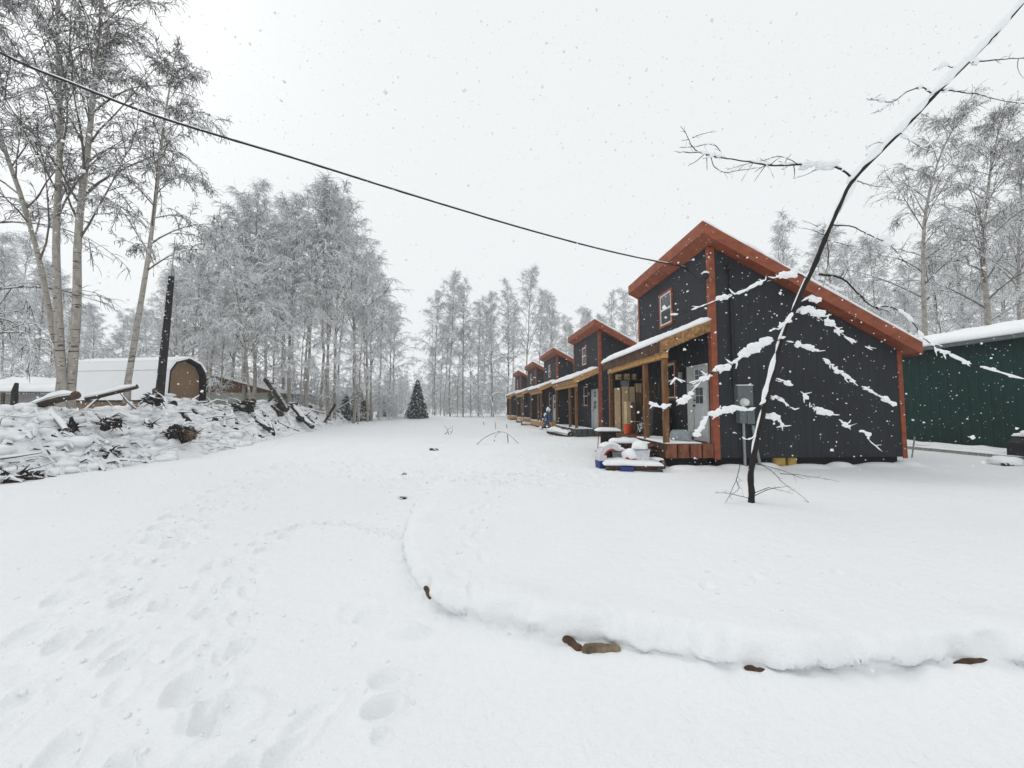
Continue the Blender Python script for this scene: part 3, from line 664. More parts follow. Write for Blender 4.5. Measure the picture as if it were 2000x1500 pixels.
o = c1e('metal_keg', -.50, .22, ZD + .17, 'grey metal keg lying on its side before the cabin door', 'keg')
b = MB(); pf = [(.05, 0), (.145, .0), (.16, .03), (.15, .06), (.165, .14), (.172, .2), (.165, .3), (.172, .36), (.15, .45), (.16, .48), (.145, .51), (.05, .51)]
b.lathe(pf, 26, (0, 0, 0), 'Y'); b.build('body', M_STEEL, o)
b = MB(); b.lathe([(.04, -.03), (.045, -.004)], 12, (.06, 0, -.04), 'Y'); b.build('valve', M_BLACK, o)
o.rotation_euler[2] = c1a + .62
# scrap heap with snow between near posts
b = MB(); R_ = np.random.default_rng(8)
for k in range(26):
    c = np.array([R_.uniform(-.3, .3), R_.uniform(-.4, .4), R_.uniform(.02, .5)]); d = R_.normal(size=3); d /= np.linalg.norm(d); d[2] *= .6
    b.tube([c, c + d * R_.uniform(.15, .4)], R_.uniform(.012, .03), 5)
tag(b.build('scrap_heap', M_LOGB, None, False, c1(-.72, 2.55, ZD)), 'dark tangled scrap flecked with snow between the two near porch posts', 'scrap')

# meter box, conduit and mast on the gable wall
o = c1e('electric_meter', .56, -.002, 0, 'grey electric meter cabinet on the gable wall behind the leaning sapling', 'electric meter')
b = MB(); b.box(0, -.14, 1.42, .40, 0, 1.93); b.box(-.01, -.15, 1.93, .41, 0, 1.945); b.build('upper_cabinet', M_METER, o)
b = MB(); b.box(.03, -.15, .99, .21, 0, 1.40); b.build('lower_cabinet', M_METER, o)
b = MB(); b.box(.225, -.15, .97, .42, 0, 1.40); b.build('lower_cabinet', M_METER, o)
b = MB(); b.lathe([(.105, .0), (.105, -.03), (.09, -.035), (.088, -.09), (.07, -.115), (.02, -.12)], 20, (.15, -.145, 1.52), 'Y'); b.build('meter_dial', M_WHITEFR, o)
b = MB(); b.tube([(.17, -.07, .99), (.17, -.07, .4), (.17, -.07, -.08)], .033, 10); b.build('conduit', M_GALV, o)
b = MB(); b.tube([(.42, -.06, .93), (.46, -.07, .5), (.52, -.09, .1), (.54, -.1, -.05)], .035, 10); b.build('drain_pipe', M_GALV, o)
b = MB(); b.slab((-.01, -.15, 1.946), (.41, -.15, 1.946), (.41, -.0, 1.946), (-.01, -.0, 1.946), .03, 3, 14, 8, over=.005); b.build('snow_cover', SNOW, o, True)
o = c1e('service_mast', .53, -.05, 0, 'black service mast pipe running up the gable wall to the eave', 'mast')
b = MB(); b.tube([(0, 0, 1.95), (0, 0, 3.2), (0, 0, 4.95)], .035, 10); b.build('pipe', M_BLACK, o)
b = MB(); b.tube([(0, 0, 4.93), (-.01, -.02, 5.05), (-.06, -.05, 5.08), (-.13, -.05, 5.02)], [.05, .065, .065, .05], 10); b.build('weatherhead', M_BLACK, o)
b = MB()
for z in (2.4, 3.4, 4.4): b.box(-.05, -.01, z, .05, .048, z + .03)
b.build('straps', M_BLACK, o)
o = c1e('security_camera', -.05, .02, 4.82, 'black security camera with a snow cap on the corner post', 'camera')
b = MB(); b.lathe([(.03, -.10), (.085, -.06), (.09, .0), (.075, .05)], 16, (-.1, -.08, 0)); b.build('housing', M_BLACK, o)
b = MB(); b.tube([(-.1, -.08, -.02), (.0, -.03, -.02), (.09, -.035, -.1)], .014, 6); b.build('bracket', M_STEEL, o)
b = MB(); b.blob((-.1, -.08, .075), (.1, .09, .045), 0, 3); b.build('snow_cap', SNOW, o, True)

# service cable from the pole behind us to the cabin
pa = at(-330, -85, 3.6); p0 = at(0, 103, 5.0); p1 = at(1340, 522, 10.35)
def cable():
    px = [(-330, -80), (0, 103), (150, 167), (300, 225), (450, 272), (600, 317), (750, 364), (900, 410), (1050, 454), (1200, 493), (1340, 522)]
    s0 = -330; P = []
    for a, bb in px:
        # keep the cable straight in plan between its two ends
        k = (a - 0) / 1340.; # solve Y so that plan position stays on the chord
        A = p0; B = p1; r = ray(a, bb)
        den = (r[0] / r[1]); dx, dy = B[0] - A[0], B[1] - A[1]
        t = (den * A[1] - A[0]) / (dx - den * dy); P.append(at(a, bb, A[1] + t * dy))
    return catmull(P, 8)
CP = cable()
o = empty('power_cable', CP[-1], 0, 'black overhead power cable edged with snow crossing the sky to the nearest cabin', 'cable')
L0 = CP - CP[-1]
b = MB()
ph = np.linspace(0, 2 * math.pi * 55, len(L0) * 6); Lf = catmull(L0, 6)[: len(ph)]; ph = ph[: len(Lf)]
b.tube(Lf, .0165, 7)
sd_ = np.array([.3, -.95, 0])
b.tube(Lf + np.c_[np.cos(ph / 6) * .3, -np.cos(ph / 6) * .7, np.sin(ph / 6)] * .014, .006, 5)
b.build('wire', M_BLACK, o)
b = MB()
R_ = np.random.default_rng(5); i = 0
while i < len(Lf) - 3:
    n = int(R_.integers(6, 60)); seg = Lf[i:i + n]
    if len(seg) > 2: b.tube(seg + np.array([0, 0, .020]), .012 * np.clip(np.minimum(np.arange(len(seg)), np.arange(len(seg))[::-1]) / 2, .25, 1) * R_.uniform(.8, 1.25, len(seg)), 6)
    i += n + int(R_.integers(0, 12))
b.build('snow_cover', SNOW, o, True)
b = MB(); e1 = c1(-.14, -.06, 4.8) - CP[-1]; w1 = c1(-.02, .55, 4.95) - CP[-1]
b.tube(catmull([(0, 0, 0), (.10, .05, -.14), e1 * .6 + np.array([0, 0, -.16]), e1], 6), .009, 5); b.tube(catmull([(0, 0, 0), (.0, .1, -.2), e1 * .5 + np.array([0, 0, -.3]), e1 + np.array([.1, 0, -.16])], 6), .007, 5)
b.tube([(0, 0, 0), w1], .01, 5); b.build('drip_loop', M_BLACK, o)

# ------------------------------------------------------------------ junk heaped in the snow before the porch
def gpt(px, py, z=.2): return gp(px, py, z)
# red, white and blue curved plastic toy (an arch standing on a blue foot)
A0 = at(1176, 905, 9.75); A0[2] = ground_z(A0[0], A0[1])
o = empty('plastic_toy_arch', A0, .25, 'red white and blue curved plastic toy arch standing in the snow', 'toy')
b = MB(); b.prism([(-.14, -.12, -.1), (.12, -.12, -.1), (.16, -.12, .26), (-.17, -.12, .26)], (0, .3, 0)); b.build('foot', M_BLUE, o)
def arch(r0, r1, t0, t1, y0, y1, cx=.30, cz=.32, n=14):
    b = MB(); P = []
    for k in range(n + 1):
        t = math.radians(t0 + (t1 - t0) * k / n); P.append((t, ))
    V = []
    for (t,) in P:
        for r in (r0, r1):
            for y in (y0, y1): V.append((cx - r * math.cos(t) * .98, y, cz + r * math.sin(t)))
    F = []
    for k in range(n):
        i = k * 4; F += [(i, i + 1, i + 5, i + 4), (i + 2, i + 6, i + 7, i + 3), (i, i + 4, i + 6, i + 2), (i + 1, i + 3, i + 7, i + 5)]
    F += [(0, 2, 3, 1), (n * 4, n * 4 + 1, n * 4 + 3, n * 4 + 2)]
    b.add(V, F); return b
arch(.33, .48, -10, 125, -.12, .18).build('white_band', M_WHITEPL, o, False)
arch(.27, .329, 10, 110, -.12, .18).build('red_band', M_REDPL, o, False)
b = MB(); b.prism([(-.17, -.13, .262), (.10, -.13, .262), (.10, -.13, .43), (-.15, -.13, .43)], (0, .29, 0)); b.build('white_panel', M_WHITEPL, o)
b = arch(.48, .54, 50, 130, -.13, .2); b.build('snow_cover', SNOW, o, True); o.scale = (.74, .8, .74)
def can(name, px, py, Y, r, h, m, label, cat, ribs=True, lid=None, snow=.1, taper=.85):
    p = at(px, py, Y); p[2] = ground_z(p[0], p[1]) - .05
    o = empty(name, p, .1, label, cat)
    pf = [(r * taper, 0)]; n = 10
    for i in range(n + 1):
        t = i / n; rr = r * (taper + (1 - taper) * t); pf.append((rr * (1.0 + (.03 if ribs and i % 2 else 0)), h * (.02 + .93 * t)))
    pf += [(r * 1.06, h * .95), (r * 1.06, h)]
    b = MB(); b.lathe(pf, 22); b.build('body', m, o)
    if lid: b = MB(); b.lathe([(r * 1.12, h), (r * 1.14, h + .03), (r * .9, h + .06)], 22); b.build('lid', lid, o)
    if snow: b = MB(); b.blob((0, 0, h + .05), (r * 1.1, r * 1.1, snow), 0, int(px)); b.build('snow_cap', SNOW, o, True)
    return o
can('trash_can', 1189, 893, 10.2, .15, .52, M_BLACK, 'black ribbed trash can inside the plastic toy arch', 'trash can', True, None, .08)
can('trash_can', 1209, 898, 10.0, .17, .44, M_GREYPL, 'grey ribbed trash can in the snow beside the black one', 'trash can', True, None, .05)
# wide table / lid with snow behind the cans
p = at(1220, 872, 10.7); p[2] = ground_z(p[0], p[1])
o = empty('folding_table', p, -.1, 'low black folding table buried under snow behind the trash cans', 'table')
b = MB(); b.box(-.36, -.25, .50, .36, .25, .54); b.build('tabletop', M_BLACK, o)
for sx in (-.3, .3):
    for sy in (-.2, .2):
        b = MB(); b.tube([(sx, sy, -.1), (sx, sy, .50)], .018, 6); b.build('leg', M_BLACK, o)
b = MB(); b.slab((-.38, -.27, .542), (.38, -.27, .542), (.38, .27, .542), (-.38, .27, .542), .11, 7, 20, 14); b.build('snow_cover', SNOW, o, True)
# rack behind
p = at(1187, 855, 11.6); p[2] = ground_z(p[0], p[1])
o = empty('wire_rack', p, .1, 'snow topped dark rack of thin bars behind the plastic toy arch', 'rack')
b = MB()
for k in range(8): b.tube([(-.33 + k * .1, 0, -.05), (-.24 + k * .075, .12, .74)], .012, 5)
b.tube([(-.4, 0, .2), (.42, 0, .2)], .012, 5); b.build('bars', M_DKWOOD, o)
b = MB(); b.box(-.3, -.06, .74, .36, .24, .78); b.box(-.16, .1, .25, .3, .14, .74); b.build('top_board', M_BLACK, o)
b = MB(); b.slab((-.3, -.08, .782), (.37, -.08, .782), (.37, .26, .782), (-.3, .26, .782), .09, 9, 16, 12, rough=.6); b.build('snow_cover', SNOW, o, True)
# storage tote under a snow heap
p = at(1250, 893, 9.75); p[2] = ground_z(p[0], p[1]) + .20
o = empty('storage_tote', p, .15, 'pale grey storage tote under a rounded heap of snow', 'tote')
b = MB(); b.prism([(-.16, -.15, 0), (.16, -.15, 0), (.19, -.15, .26), (-.19, -.15, .26)], (0, .34, 0)); b.build('body', M_WHITEPL, o)
b = MB(); b.box(-.205, -.17, .262, .205, .21, .295); b.build('rim', M_STEEL, o)
b = MB(); b.blob((0, .02, .33), (.2, .19, .16), 0, 12, 16, 10, .08); b.build('snow_cap', SNOW, o, True)
p = at(1231, 893, 9.7); p[2] = ground_z(p[0], p[1]) + .14
o = empty('red_sled', p, .3, 'small red plastic tub under a mound of snow beside the storage tote', 'tub')
b = MB(); b.prism([(-.14, -.12, .06), (.18, -.12, .06), (.2, -.12, .16), (-.17, -.12, .16)], (0, .3, 0)); b.build('body', M_REDPL, o)
b = MB(); b.blob((.0, .02, .2), (.22, .2, .14), 0, 15, 16, 10, .08); b.build('snow_cap', SNOW, o, True)
# plank heap
p = at(1238, 913, 9.55); p[2] = ground_z(p[0], p[1])
o = empty('plank_pile', p, -.10, 'pile of old planks under thick snow at the foot of the junk heap', 'planks')
R_ = np.random.default_rng(21)
for k in range(8):
    b = MB(); y = -.25 + .14 * (k % 4); z = -.04 + .085 * (k // 4); L = R_.uniform(.55, .72)
    b.box(-L, y, z, L * R_.uniform(.8, 1), y + .12, z + .075); q = b.build('plank', M_DKWOOD if k % 3 else M_DECKGREY, o); q.rotation_euler[2] = R_.normal(0, .04)
b = MB(); b.slab((-.72, -.27, .125), (.62, -.27, .125), (.62, .3, .125), (-.72, .3, .125), .13, 17, 30, 14, rough=.5); b.build('snow_cover', SNOW, o, True)
p = at(1224, 914, 9.22); p[2] = ground_z(p[0], p[1])
o = empty('blue_tote', p, 0, 'flat blue tote showing under the front of the plank pile', 'tote')
b = MB(); b.prism([(-.13, 0, -.05), (.15, 0, -.05), (.17, 0, .09), (-.15, 0, .09)], (0, .15, 0)); b.build('body', M_BLUE, o); b = MB(); b.box(-.165, -.01, .091, .185, .15, .105); b.build('lid', M_BLUE, o)
p = at(1284, 905, 9.75); p[2] = ground_z(p[0], p[1])
o = empty('firewood_round', p, .4, 'dark split firewood round at the corner of the deck by the planks', 'firewood')
b = MB(); b.tube([(0, -.14, .1), (.02, .0, .11), (.02, .2, .12)], [.135, .14, .13], 14, 0, True, .06, 1); b.build('wood', [M_LOGB, M_LOGE], o)
b = MB(); b.slab((-.12, -.1, .215), (.12, -.1, .215), (.12, .2, .22), (-.12, .2, .22), .05, 4, 10, 10); b.build('snow_cap', SNOW, o, True)
# ramp of boards up to the deck
p = c1(-1.6, 1.6, -.02)
o = empty('board_ramp', p, c1a, 'dark stained boards leaning along the front of the porch deck', 'boards')
for k in range(3):
    b = MB(); b.prism([(-.05 - .03 * k, -1.1, .05 + .12 * k), (.02 - .03 * k, -1.1, .05 + .12 * k), (.26, -1.1, .16 + .12 * k), (.22, -1.1, .19 + .12 * k)], (0, 2.6 - .3 * k, 0)); b.build('board', M_DECKRED if k == 2 else M_DKWOOD, o)
b = MB(); b.slab((-.08, -.9, .34), (.2, -.9, .44), (.2, 1.1, .44), (-.08, 1.1, .34), .05, 8, 10, 20, rough=.7); b.build('snow_cover', SNOW, o, True)
# yellow blocking under the gable
for k, (x, s, lab) in enumerate([(1.72, .30, 'yellow wood block under the gable wall, the left one of two'), (2.06, .22, 'smaller yellow wood block under the gable wall, the right one of two')]):
    b = MB(); b.box(-s / 2, .0, -.12, s / 2, .30, .09); b.box(-s / 2 + .02, -.02, -.10, s / 2 - .03, -.001, .06)
    tag(b.build('wood_block', M_YELLOW, None, False, c1(x, .02, 0)), lab, 'block', 'yellow blocks under the nearest cabin'); bpy.data.objects[-1] if False else None

# ------------------------------------------------------------------ second and third cabins: logs, chair
def logobj(p, d, L, r, label, group=None, cap=.5, mats=None, seed=0, name='log'):
    d = np.array(d, float); d /= np.linalg.norm(d)
    o = empty(name, p, 0, label, 'log', group)
    random.seed(seed)
    pts = [d * L * t + np.array([0, 0, .03 * L * math.sin(3 * t + seed)]) for t in (-.5, -.25, 0, .25, .5)]
    b = MB(); b.tube(pts, [r * 1.03, r, r * .98, r * .95, r * .9], 12, 0, True, .05, 1); b.build('bark', mats or [M_LOGB, M_LOGE], o)
    if cap:
        b = MB(); P2 = [d * L * t + np.array([0, 0, .03 * L * math.sin(3 * t + seed) + r * (.62 + .2 * math.sin(9 * t + seed))]) for t in np.linspace(-.48, .46, 9)]
        rr = np.array([.35, .75, .85, .8, .9, .75, .85, .7, .3]) * r; b.tube(P2, rr, 9, 0, True, .08, flat=.75 + cap * .4); b.build('snow_cap', SNOW, o, True)
    return o
for k, (px, py, Y, ang, L, r, lab) in enumerate([
        (1092, 851, 21.0, 2.1, 1.9, .19, 'snow capped log lying in front of the second cabin, cut end towards us'),
        (1103, 856, 20.6, 2.3, 1.0, .10, 'thin split log beside the big snow capped log at the second cabin'),
        (1110, 852, 21.0, 2.6, 1.1, .12, 'dark log half under the second cabin deck')]):
    p = at(px, py, Y); p[2] = ground_z(p[0], p[1]) + r * .8
    logobj(p, (math.cos(ang), math.sin(ang), 0), L, r, lab, 'logs before the second cabin', .6, seed=k)
p = at(1069, 832, 27.2); p[2] = ground_z(p[0], p[1])
o = empty('folding_chair', p, -.3, 'blue folding chair with snow on its back and seat before the third cabin', 'chair')
def bars(L, r=.022):
    b = MB()
    for a, c in L: b.tube([a, c], r, 6)
    return b
bars([((-.45, -.25, 0), (.28, -.25, .85)), ((-.45, .25, 0), (.28, .25, .85)), ((.42, -.25, 0), (-.22, -.25, .62)), ((.42, .25, 0), (-.22, .25, .62))], .035).build('leg_frame', M_BLUEFR, o)
b = MB(); b.box(-.28, -.26, .56, .3, .26, .62); b.build('seat', M_BLUEFR, o)
b = MB(); b.prism([(.18, -.27, .6), (.3, -.27, .6), (.12, -.27, 1.32), (.02, -.27, 1.32)], (0, .54, 0)); b.build('backrest', M_BLUEFR, o)
b = MB(); b.prism([(-.30, -.30, .62), (-.2, -.30, .62), (.06, -.30, 1.1), (-.04, -.30, 1.1)], (0, .06, 0)); b.build('armrest', M_BLUEFR, o)
b = MB(); b.blob((.07, 0, 1.40), (.17, .26, .17), 0, 5); b.blob((-.18, 0, .70), (.16, .22, .12), 0, 6); b.blob((-.1, -.2, 1.05), (.12, .1, .14), 0, 7); b.blob((-.46, -.2, .08), (.13, .2, .16), 0, 8); b.build('snow_cover', SNOW, o, True)
for k, (px, py, Y, lab) in enumerate([(1022, 824, 40.5, 'dark log lying in the snow before the farther decks, left one'), (1034, 828, 34.5, 'dark log lying in the snow before the fourth cabin')]):
    p = at(px, py, Y); p[2] = ground_z(p[0], p[1]) + .1
    logobj(p, (1, .4, .0), 1.5, .16, lab, None, .5, seed=k + 4)

# ------------------------------------------------------------------ green metal building and what lies by it
GX, GY0, GY1, GH = 16.2, 3.0, 21.5, 3.82
g = empty('metal_building', (GX, GY0, 0), math.radians(2.2), 'long dark green metal building with a snow covered roof at the right edge', 'building')
GL = GY1 - GY0; GW = 7.5
b = MB(); b.prism([(0, 0, -.3), (GW, 0, -.3), (GW, 0, GH), (GW / 2, 0, GH + .8), (0, 0, GH)], (0, GL, 0)); b.build('wall', M_GREEN, g)
b = MB()
for k in range(int(GL / .3)):
    y = k * .3 + .1; b.prism([(-.018, y, -.2), (-.002, y - .03, -.2), (-.002, y + .05, -.2), (-.018, y + .03, -.2)], (0, 0, GH + .12))
b.build('ribs', M_GREEN, g)
b = MB(); s_ = .8 / (GW / 2)
for x0, x1, za, zb in ((-.25, GW / 2, GH - .25 * s_ + .03, GH + .83), (GW / 2 + .003, GW + .25, GH + .83, GH - .25 * s_ + .03)):
    b.prism([(x0, -.2, za), (x1, -.2, zb), (x1, -.2, zb + .06), (x0, -.2, za + .06)], (0, GL + .4, 0))
rf = b.build('roof', M_STEEL, g)
b = MB(); b.prism([(-.36, -.2, GH - .10), (-.255, -.2, GH - .10), (-.255, -.2, GH + .02), (-.38, -.2, GH + .02)], (0, GL + .4, 0)); b.build('gutter', M_METER, rf)
b = MB(); b.slab((-.36, -.2, GH - .25 * s_ + .085), (GW / 2, -.2, GH + .895), (GW / 2, GL + .2, GH + .895), (-.36, GL + .2, GH - .25 * s_ + .085), .24, 31, 24, 60, rough=.15, over=.04)
b.build('snow_cover', SNOW, rf, True); b = MB()
b.slab((GW / 2 + .01, -.2, GH + .895), (GW + .25, -.2, GH - .25 * s_ + .095), (GW + .25, GL + .2, GH - .25 * s_ + .095), (GW / 2 + .01, GL + .2, GH + .895), .28, 32, 10, 30)
b.build('snow_cover', SNOW, rf, True)
for k in range(3):
    x = GX - .45 - .42 * k; z = .15 - .035 * k
    o = empty('lumber_stack', (x - .3 , 10.5, .12), math.radians(2.2), ['long snow covered board against the foot of the green building', 'second long board out from the green building under snow', 'third long board out from the green building under snow', 'fourth long board out from the green building under snow', 'outermost long board beside the green building under snow'][k], 'board', 'boards stacked along the green building')
    b = MB(); b.box(-.15, -4.5 + .3 * k, -.15, .15, 5.5 - .5 * k, z - .02); b.build('board', M_GREYWALL, o)
    b = MB(); b.slab((-.17, -4.5 + .3 * k, z - .018), (.15, -4.5 + .3 * k, z - .018), (.15, 5.5 - .5 * k, z - .018), (-.17, 5.5 - .5 * k, z - .018), .07, 40 + k, 8, 60, rough=.5); b.build('snow_cover', SNOW, o, True)
p = at(1782, 884, 11.6); p[2] = ground_z(p[0], p[1])
b = MB(); b.tube([(-.05, 0, -.1), (.1, .05, .35), (.17, .07, .62)], .02, 7)
tag(b.build('leaning_stake', M_GREYWALL, None, False, p), 'thin grey stake leaning in the snow by the cabin corner', 'stake')
p = at(2034, 905, 10.3); p[2] = ground_z(p[0], p[1])
o = empty('covered_machine', p, .2, 'dark machine with a white snow cap at the right edge before the green building', 'machine')
b = MB(); b.lathe([(.05, -.1), (.22, -.09), (.26, -.05), (.26, .05), (.22, .09), (.05, .1)], 20, (.12, 0, .22), 'Y'); b.build('wheel', M_BLACK, o)
b = MB(); b.prism([(.0, .12, .15), (1.0, .12, .2), (1.0, .12, .62), (.35, .12, .66), (.02, .12, .50)], (0, .5, 0)); b.build('body', M_BLACK, o)
b = MB(); b.tube([(.05, .2, .45), (.06, .1, .62), (.12, .1, .70), (.3, .15, .72)], .035, 7); b.build('handle', M_POST, o)
b = MB(); b.blob((.10, .16, .78), (.15, .2, .09), 0, 4); b.slab((.3, .1, .665), (1.02, .1, .64), (1.02, .64, .64), (.3, .64, .665), .12, 6, 14, 12); b.build('snow_cap', SNOW, o, True)
p = at(1978, 910, 9.9); p[2] = ground_z(p[0], p[1])
o = empty('broken_board', p, .1, 'dark broken boards poking from a snow mound before the dark machine', 'boards')
for k in range(4):
    b = MB(); b.tube([(-.28 + .12 * k, 0, .03), (.02 + .13 * k, .1, .06 + .02 * (k % 2))], .045, 6, 0, True, .2); b.build('board', M_LOGB, o)
b = MB(); b.blob((.12, .2, .08), (.38, .28, .15), 0, 9, 18, 10, .1); b.build('snow_cap', SNOW, o, True)

# ------------------------------------------------------------------ buildings beyond the brush bank
# gambrel shed
S0 = at(325, 775, 19.0); S0[2] = ground_z(S0[0], S0[1]) * 0
yaw = math.radians(24)
s = empty('gambrel_shed', (S0[0], S0[1], 0), yaw, 'tan shed with a rounded gambrel roof under snow beyond the brush bank', 'shed')
SWd, SLn = 2.05, 6.2                                         # gable along local x, length towards local -x? (runs back-left)
prof = [(0, 0), (SWd, 0), (SWd, 1.45), (SWd * .86, 2.85), (SWd * .5, 3.42), (SWd * .14, 2.85), (0, 1.45)]
# the ridge runs along local -x, the gable faces local +x : profile in y-z
def gam(x, sc=1.0, dz=0.): return [(x, (SWd / 2 + (y - SWd / 2) * sc), z * (1 if z == 0 else 1) + (dz if z > 0 else 0)) for y, z in prof]
# gable plane: from pixel (325) to (393); ridge runs away to the left
gA = at(319, 790, 17.6)[:2]; gB = at(389, 790, 19.3)[:2]
gx = gB - gA; gw = np.hypot(*gx); gx /= gw; gn = np.array([gx[1], -gx[0]])            # gn: towards the viewer/right
s.location = (gA[0], gA[1], 0); s.rotation_euler[2] = math.atan2(gx[1], gx[0])
SWd = gw; SLn = 5.4
zk = 3.85 / 3.42
prof = [(0, 0), (SWd, 0), (SWd * .985, 2.05), (SWd * .955, 3.15), (SWd * .82, 3.58), (SWd * .5, 3.82), (SWd * .18, 3.58), (SWd * .045, 3.15), (SWd * .015, 2.05)]
P3 = [(x, 0, z) for x, z in prof]
b = MB(); b.prism(P3, (0, SLn, 0)); b.build('wall', M_TANSHED, s)
def strip(seq, t, y0, y1):
    b = MB(); c = SWd / 2
    for (x0, z0), (x1, z1) in zip(seq[:-1], seq[1:]):
        d = np.array([x1 - x0, z1 - z0]); d /= np.linalg.norm(d); n = np.array([-d[1], d[0]])
        if (np.array([(x0 + x1) / 2 - c, (z0 + z1) / 2 - 1.5])).dot(n) < 0: n = -n
        b.prism([(x0, y0, z0), (x1, y0, z1), (x1 + n[0] * t, y0, z1 + n[1] * t), (x0 + n[0] * t, y0, z0 + n[1] * t)], (0, y1 - y0, 0))
    return b
ex = lambda x, k: SWd / 2 + (x - SWd / 2) * k
seq = [(ex(x, 1.06), z + (.05 if z > 3 else -.2)) for x, z in prof[2:]]
r_ = strip(seq, .07, -.30, SLn + .2).build('roof', M_BLKTRIM, s)
seq2 = [(x, z) for x, z in seq]
left = [(ex(x, 1.09), z + .07) for x, z in seq[3:]]; right = [(ex(x, 1.0), z + .075) for x, z in (seq[3], seq[2])] + [(seq[1][0] + .02, seq[1][1] + .12)]
strip(left, .10, -.31, SLn + .2).build('snow_cover', SNOW, r_, False); strip(right, .09, -.31, SLn + .2).build('snow_cover', SNOW, r_, False)
# low brown gabled building behind
hb = empty('low_house', at(455, 790, 31)[:2].tolist() + [.42], .10, 'low brown gabled building with a pale wall behind the brush bank', 'building')
b = MB(); b.box(-2.4, 0, -.7, 2.6, 6, 2.32); b.build('wall', M_PALEWALL, hb)
b = MB(); b.prism([(-2.75, -.02, 2.35), (3.3, -.02, 2.35), (-1.25, -.02, 3.52)], (0, .2, 0)); b.build('gable_board', M_BROWNW, hb)
b = MB(); b.prism([(-3.0, -.4, 2.9), (-1.25, -.4, 3.56), (-1.25, -.4, 3.66), (-3.0, -.4, 3.0)], (0, 7, 0)); b.prism([(-1.247, -.4, 3.56), (3.7, -.4, 2.2), (3.7, -.4, 2.3), (-1.247, -.4, 3.66)], (0, 7, 0)); hr = b.build('roof', M_BROWNW, hb)
b = MB(); b.slab((-3.0, -.4, 3.005), (-1.25, -.4, 3.665), (-1.25, 6.6, 3.665), (-3.0, 6.6, 3.005), .16, 3, 14, 14); b.build('snow_cover', SNOW, hr, True); b = MB(); b.slab((-1.24, -.4, 3.665), (3.7, -.4, 2.305), (3.7, 6.6, 2.305), (-1.24, 6.6, 3.665), .16, 4, 20, 14); b.build('snow_cover', SNOW, hr, True)
# low grey shack with snowy roof, far left
sk = empty('grey_shack', at(40, 790, 22)[:2].tolist() + [0], .25, 'low grey board shack with a broad snow covered roof at the far left', 'shack')
b = MB(); b.box(-3.2, 0, -.2, 1.7, 4, 2.35); b.build('wall', M_GREYWALL, sk)
b = MB(); b.prism([(-3.7, -.5, 2.38), (2.0, -.5, 2.38), (2.0, -.5, 2.50), (-3.7, -.5, 2.50)], (0, .01, 0)); b.prism([(-3.7, -.5, 2.38), (-3.7, -.5, 2.46), (-3.7, 4.4, 3.3), (-3.7, 4.4, 3.2)], (5.7, 0, 0)); r_ = b.build('roof', M_GREYWALL, sk)
b = MB(); b.slab((-3.75, -.55, 2.47), (2.05, -.55, 2.47), (2.05, 4.4, 3.31), (-3.75, 4.4, 3.31), .28, 8, 34, 20, rough=.4); b.build('snow_cover', SNOW, r_, True)
b = MB(); b.box(-2.3, -.03, .6, -1.0, -.002, 1.9); b.box(.2, -.03, .9, .9, -.002, 1.7); b.build('opening_shade', M_DARK, sk)  # near-black panels on the wall paint the shade inside its openings
b = MB()
for x in (-2.7, -.6, 1.6): b.box(x, -.35, -.2, x + .1, -.25, 2.4)
b.build('roof_post', M_DKWOOD, sk)
# parked car under snow behind the shack
pc = empty('parked_van', at(78, 790, 31)[:2].tolist() + [0.9], .2, 'snow covered grey van with dark side windows behind the grey shack', 'van')
pb = [(-2.1, 0, .35), (2.1, 0, .35), (2.1, 0, 1.1), (1.5, 0, 1.25), (.9, 0, 1.95), (-1.9, 0, 2.0), (-2.1, 0, 1.2)]
b = MB(); b.prism([(x, -.85, z) for x, _, z in pb], (0, 1.7, 0)); b.build('body', M_CARBODY, pc)
b = MB()
for x0, x1 in ((-1.8, -.75), (-.65, .25), (.32, .95)):
    b.prism([(x0, -.87, 1.3), (x1 + (.2 if x1 > .9 else 0), -.87, 1.3), (x1 - (.15 if x1 > .9 else 0), -.87, 1.78), (x0, -.87, 1.78)], (0, .018, 0))
b.build('side_window', M_GLASS, pc)
for x in (-1.35, 1.35):
    b = MB(); b.lathe([(.2, -.1), (.33, -.1), (.33, .1), (.2, .1)], 18, (x, -.8, .33), 'Y'); b.build('wheel', M_BLACK, pc)
b = MB(); b.slab((-1.95, -.85, 2.0), (.95, -.85, 1.96), (.95, .85, 1.96), (-1.95, .85, 2.0), .22, 4, 20, 14); b.build('snow_cover', SNOW, pc, True); b = MB(); b.slab((1.3, -.85, 1.28), (2.12, -.85, 1.12), (2.12, .85, 1.12), (1.3, .85, 1.28), .16, 5, 12, 14); b.build('snow_cover', SNOW, pc, True)
# dark broken post and pole
p = at(27, 785, 12.6); 
b = MB(); b.tube([(0, 0, -1), (.02, 0, .1), (-.02, .02, .35), (.05, 0, .62)], [.09, .085, .08, .05], 8, 0, True, .16)
tag(b.build('broken_post', M_POLE, None, False, p), 'short dark broken post standing on the brush bank at the far left', 'post')
pb_, pt_ = at(312, 772, 15.2), at(335, 540, 15.2)
o = empty('leaning_pole', pb_, 0, 'tall tarred dark pole leaning above the brush bank beside the tan shed', 'pole')
b = MB(); d = pt_ - pb_; b.tube([d * t for t in (-.3, 0, .3, .6, .85, 1)], [.155, .145, .13, .118, .105, .095], 12, 0, True, .05); b.build('shaft', M_POLE, o)
b = MB(); e = at(342, 462, 15.2) - pb_; b.tube([d * .97, d * .5 + e * .5, e], [.022, .018, .012], 6); b.build('rod', M_GALV, o)
b = MB(); R_ = np.random.default_rng(2)
for k in range(26):
    t = R_.uniform(.1, .95); c = d * t + np.array([R_.uniform(-.1, .1), -.13, 0]); b.blob(c, R_.uniform(.01, .032, 3), 0, k, 6, 4)
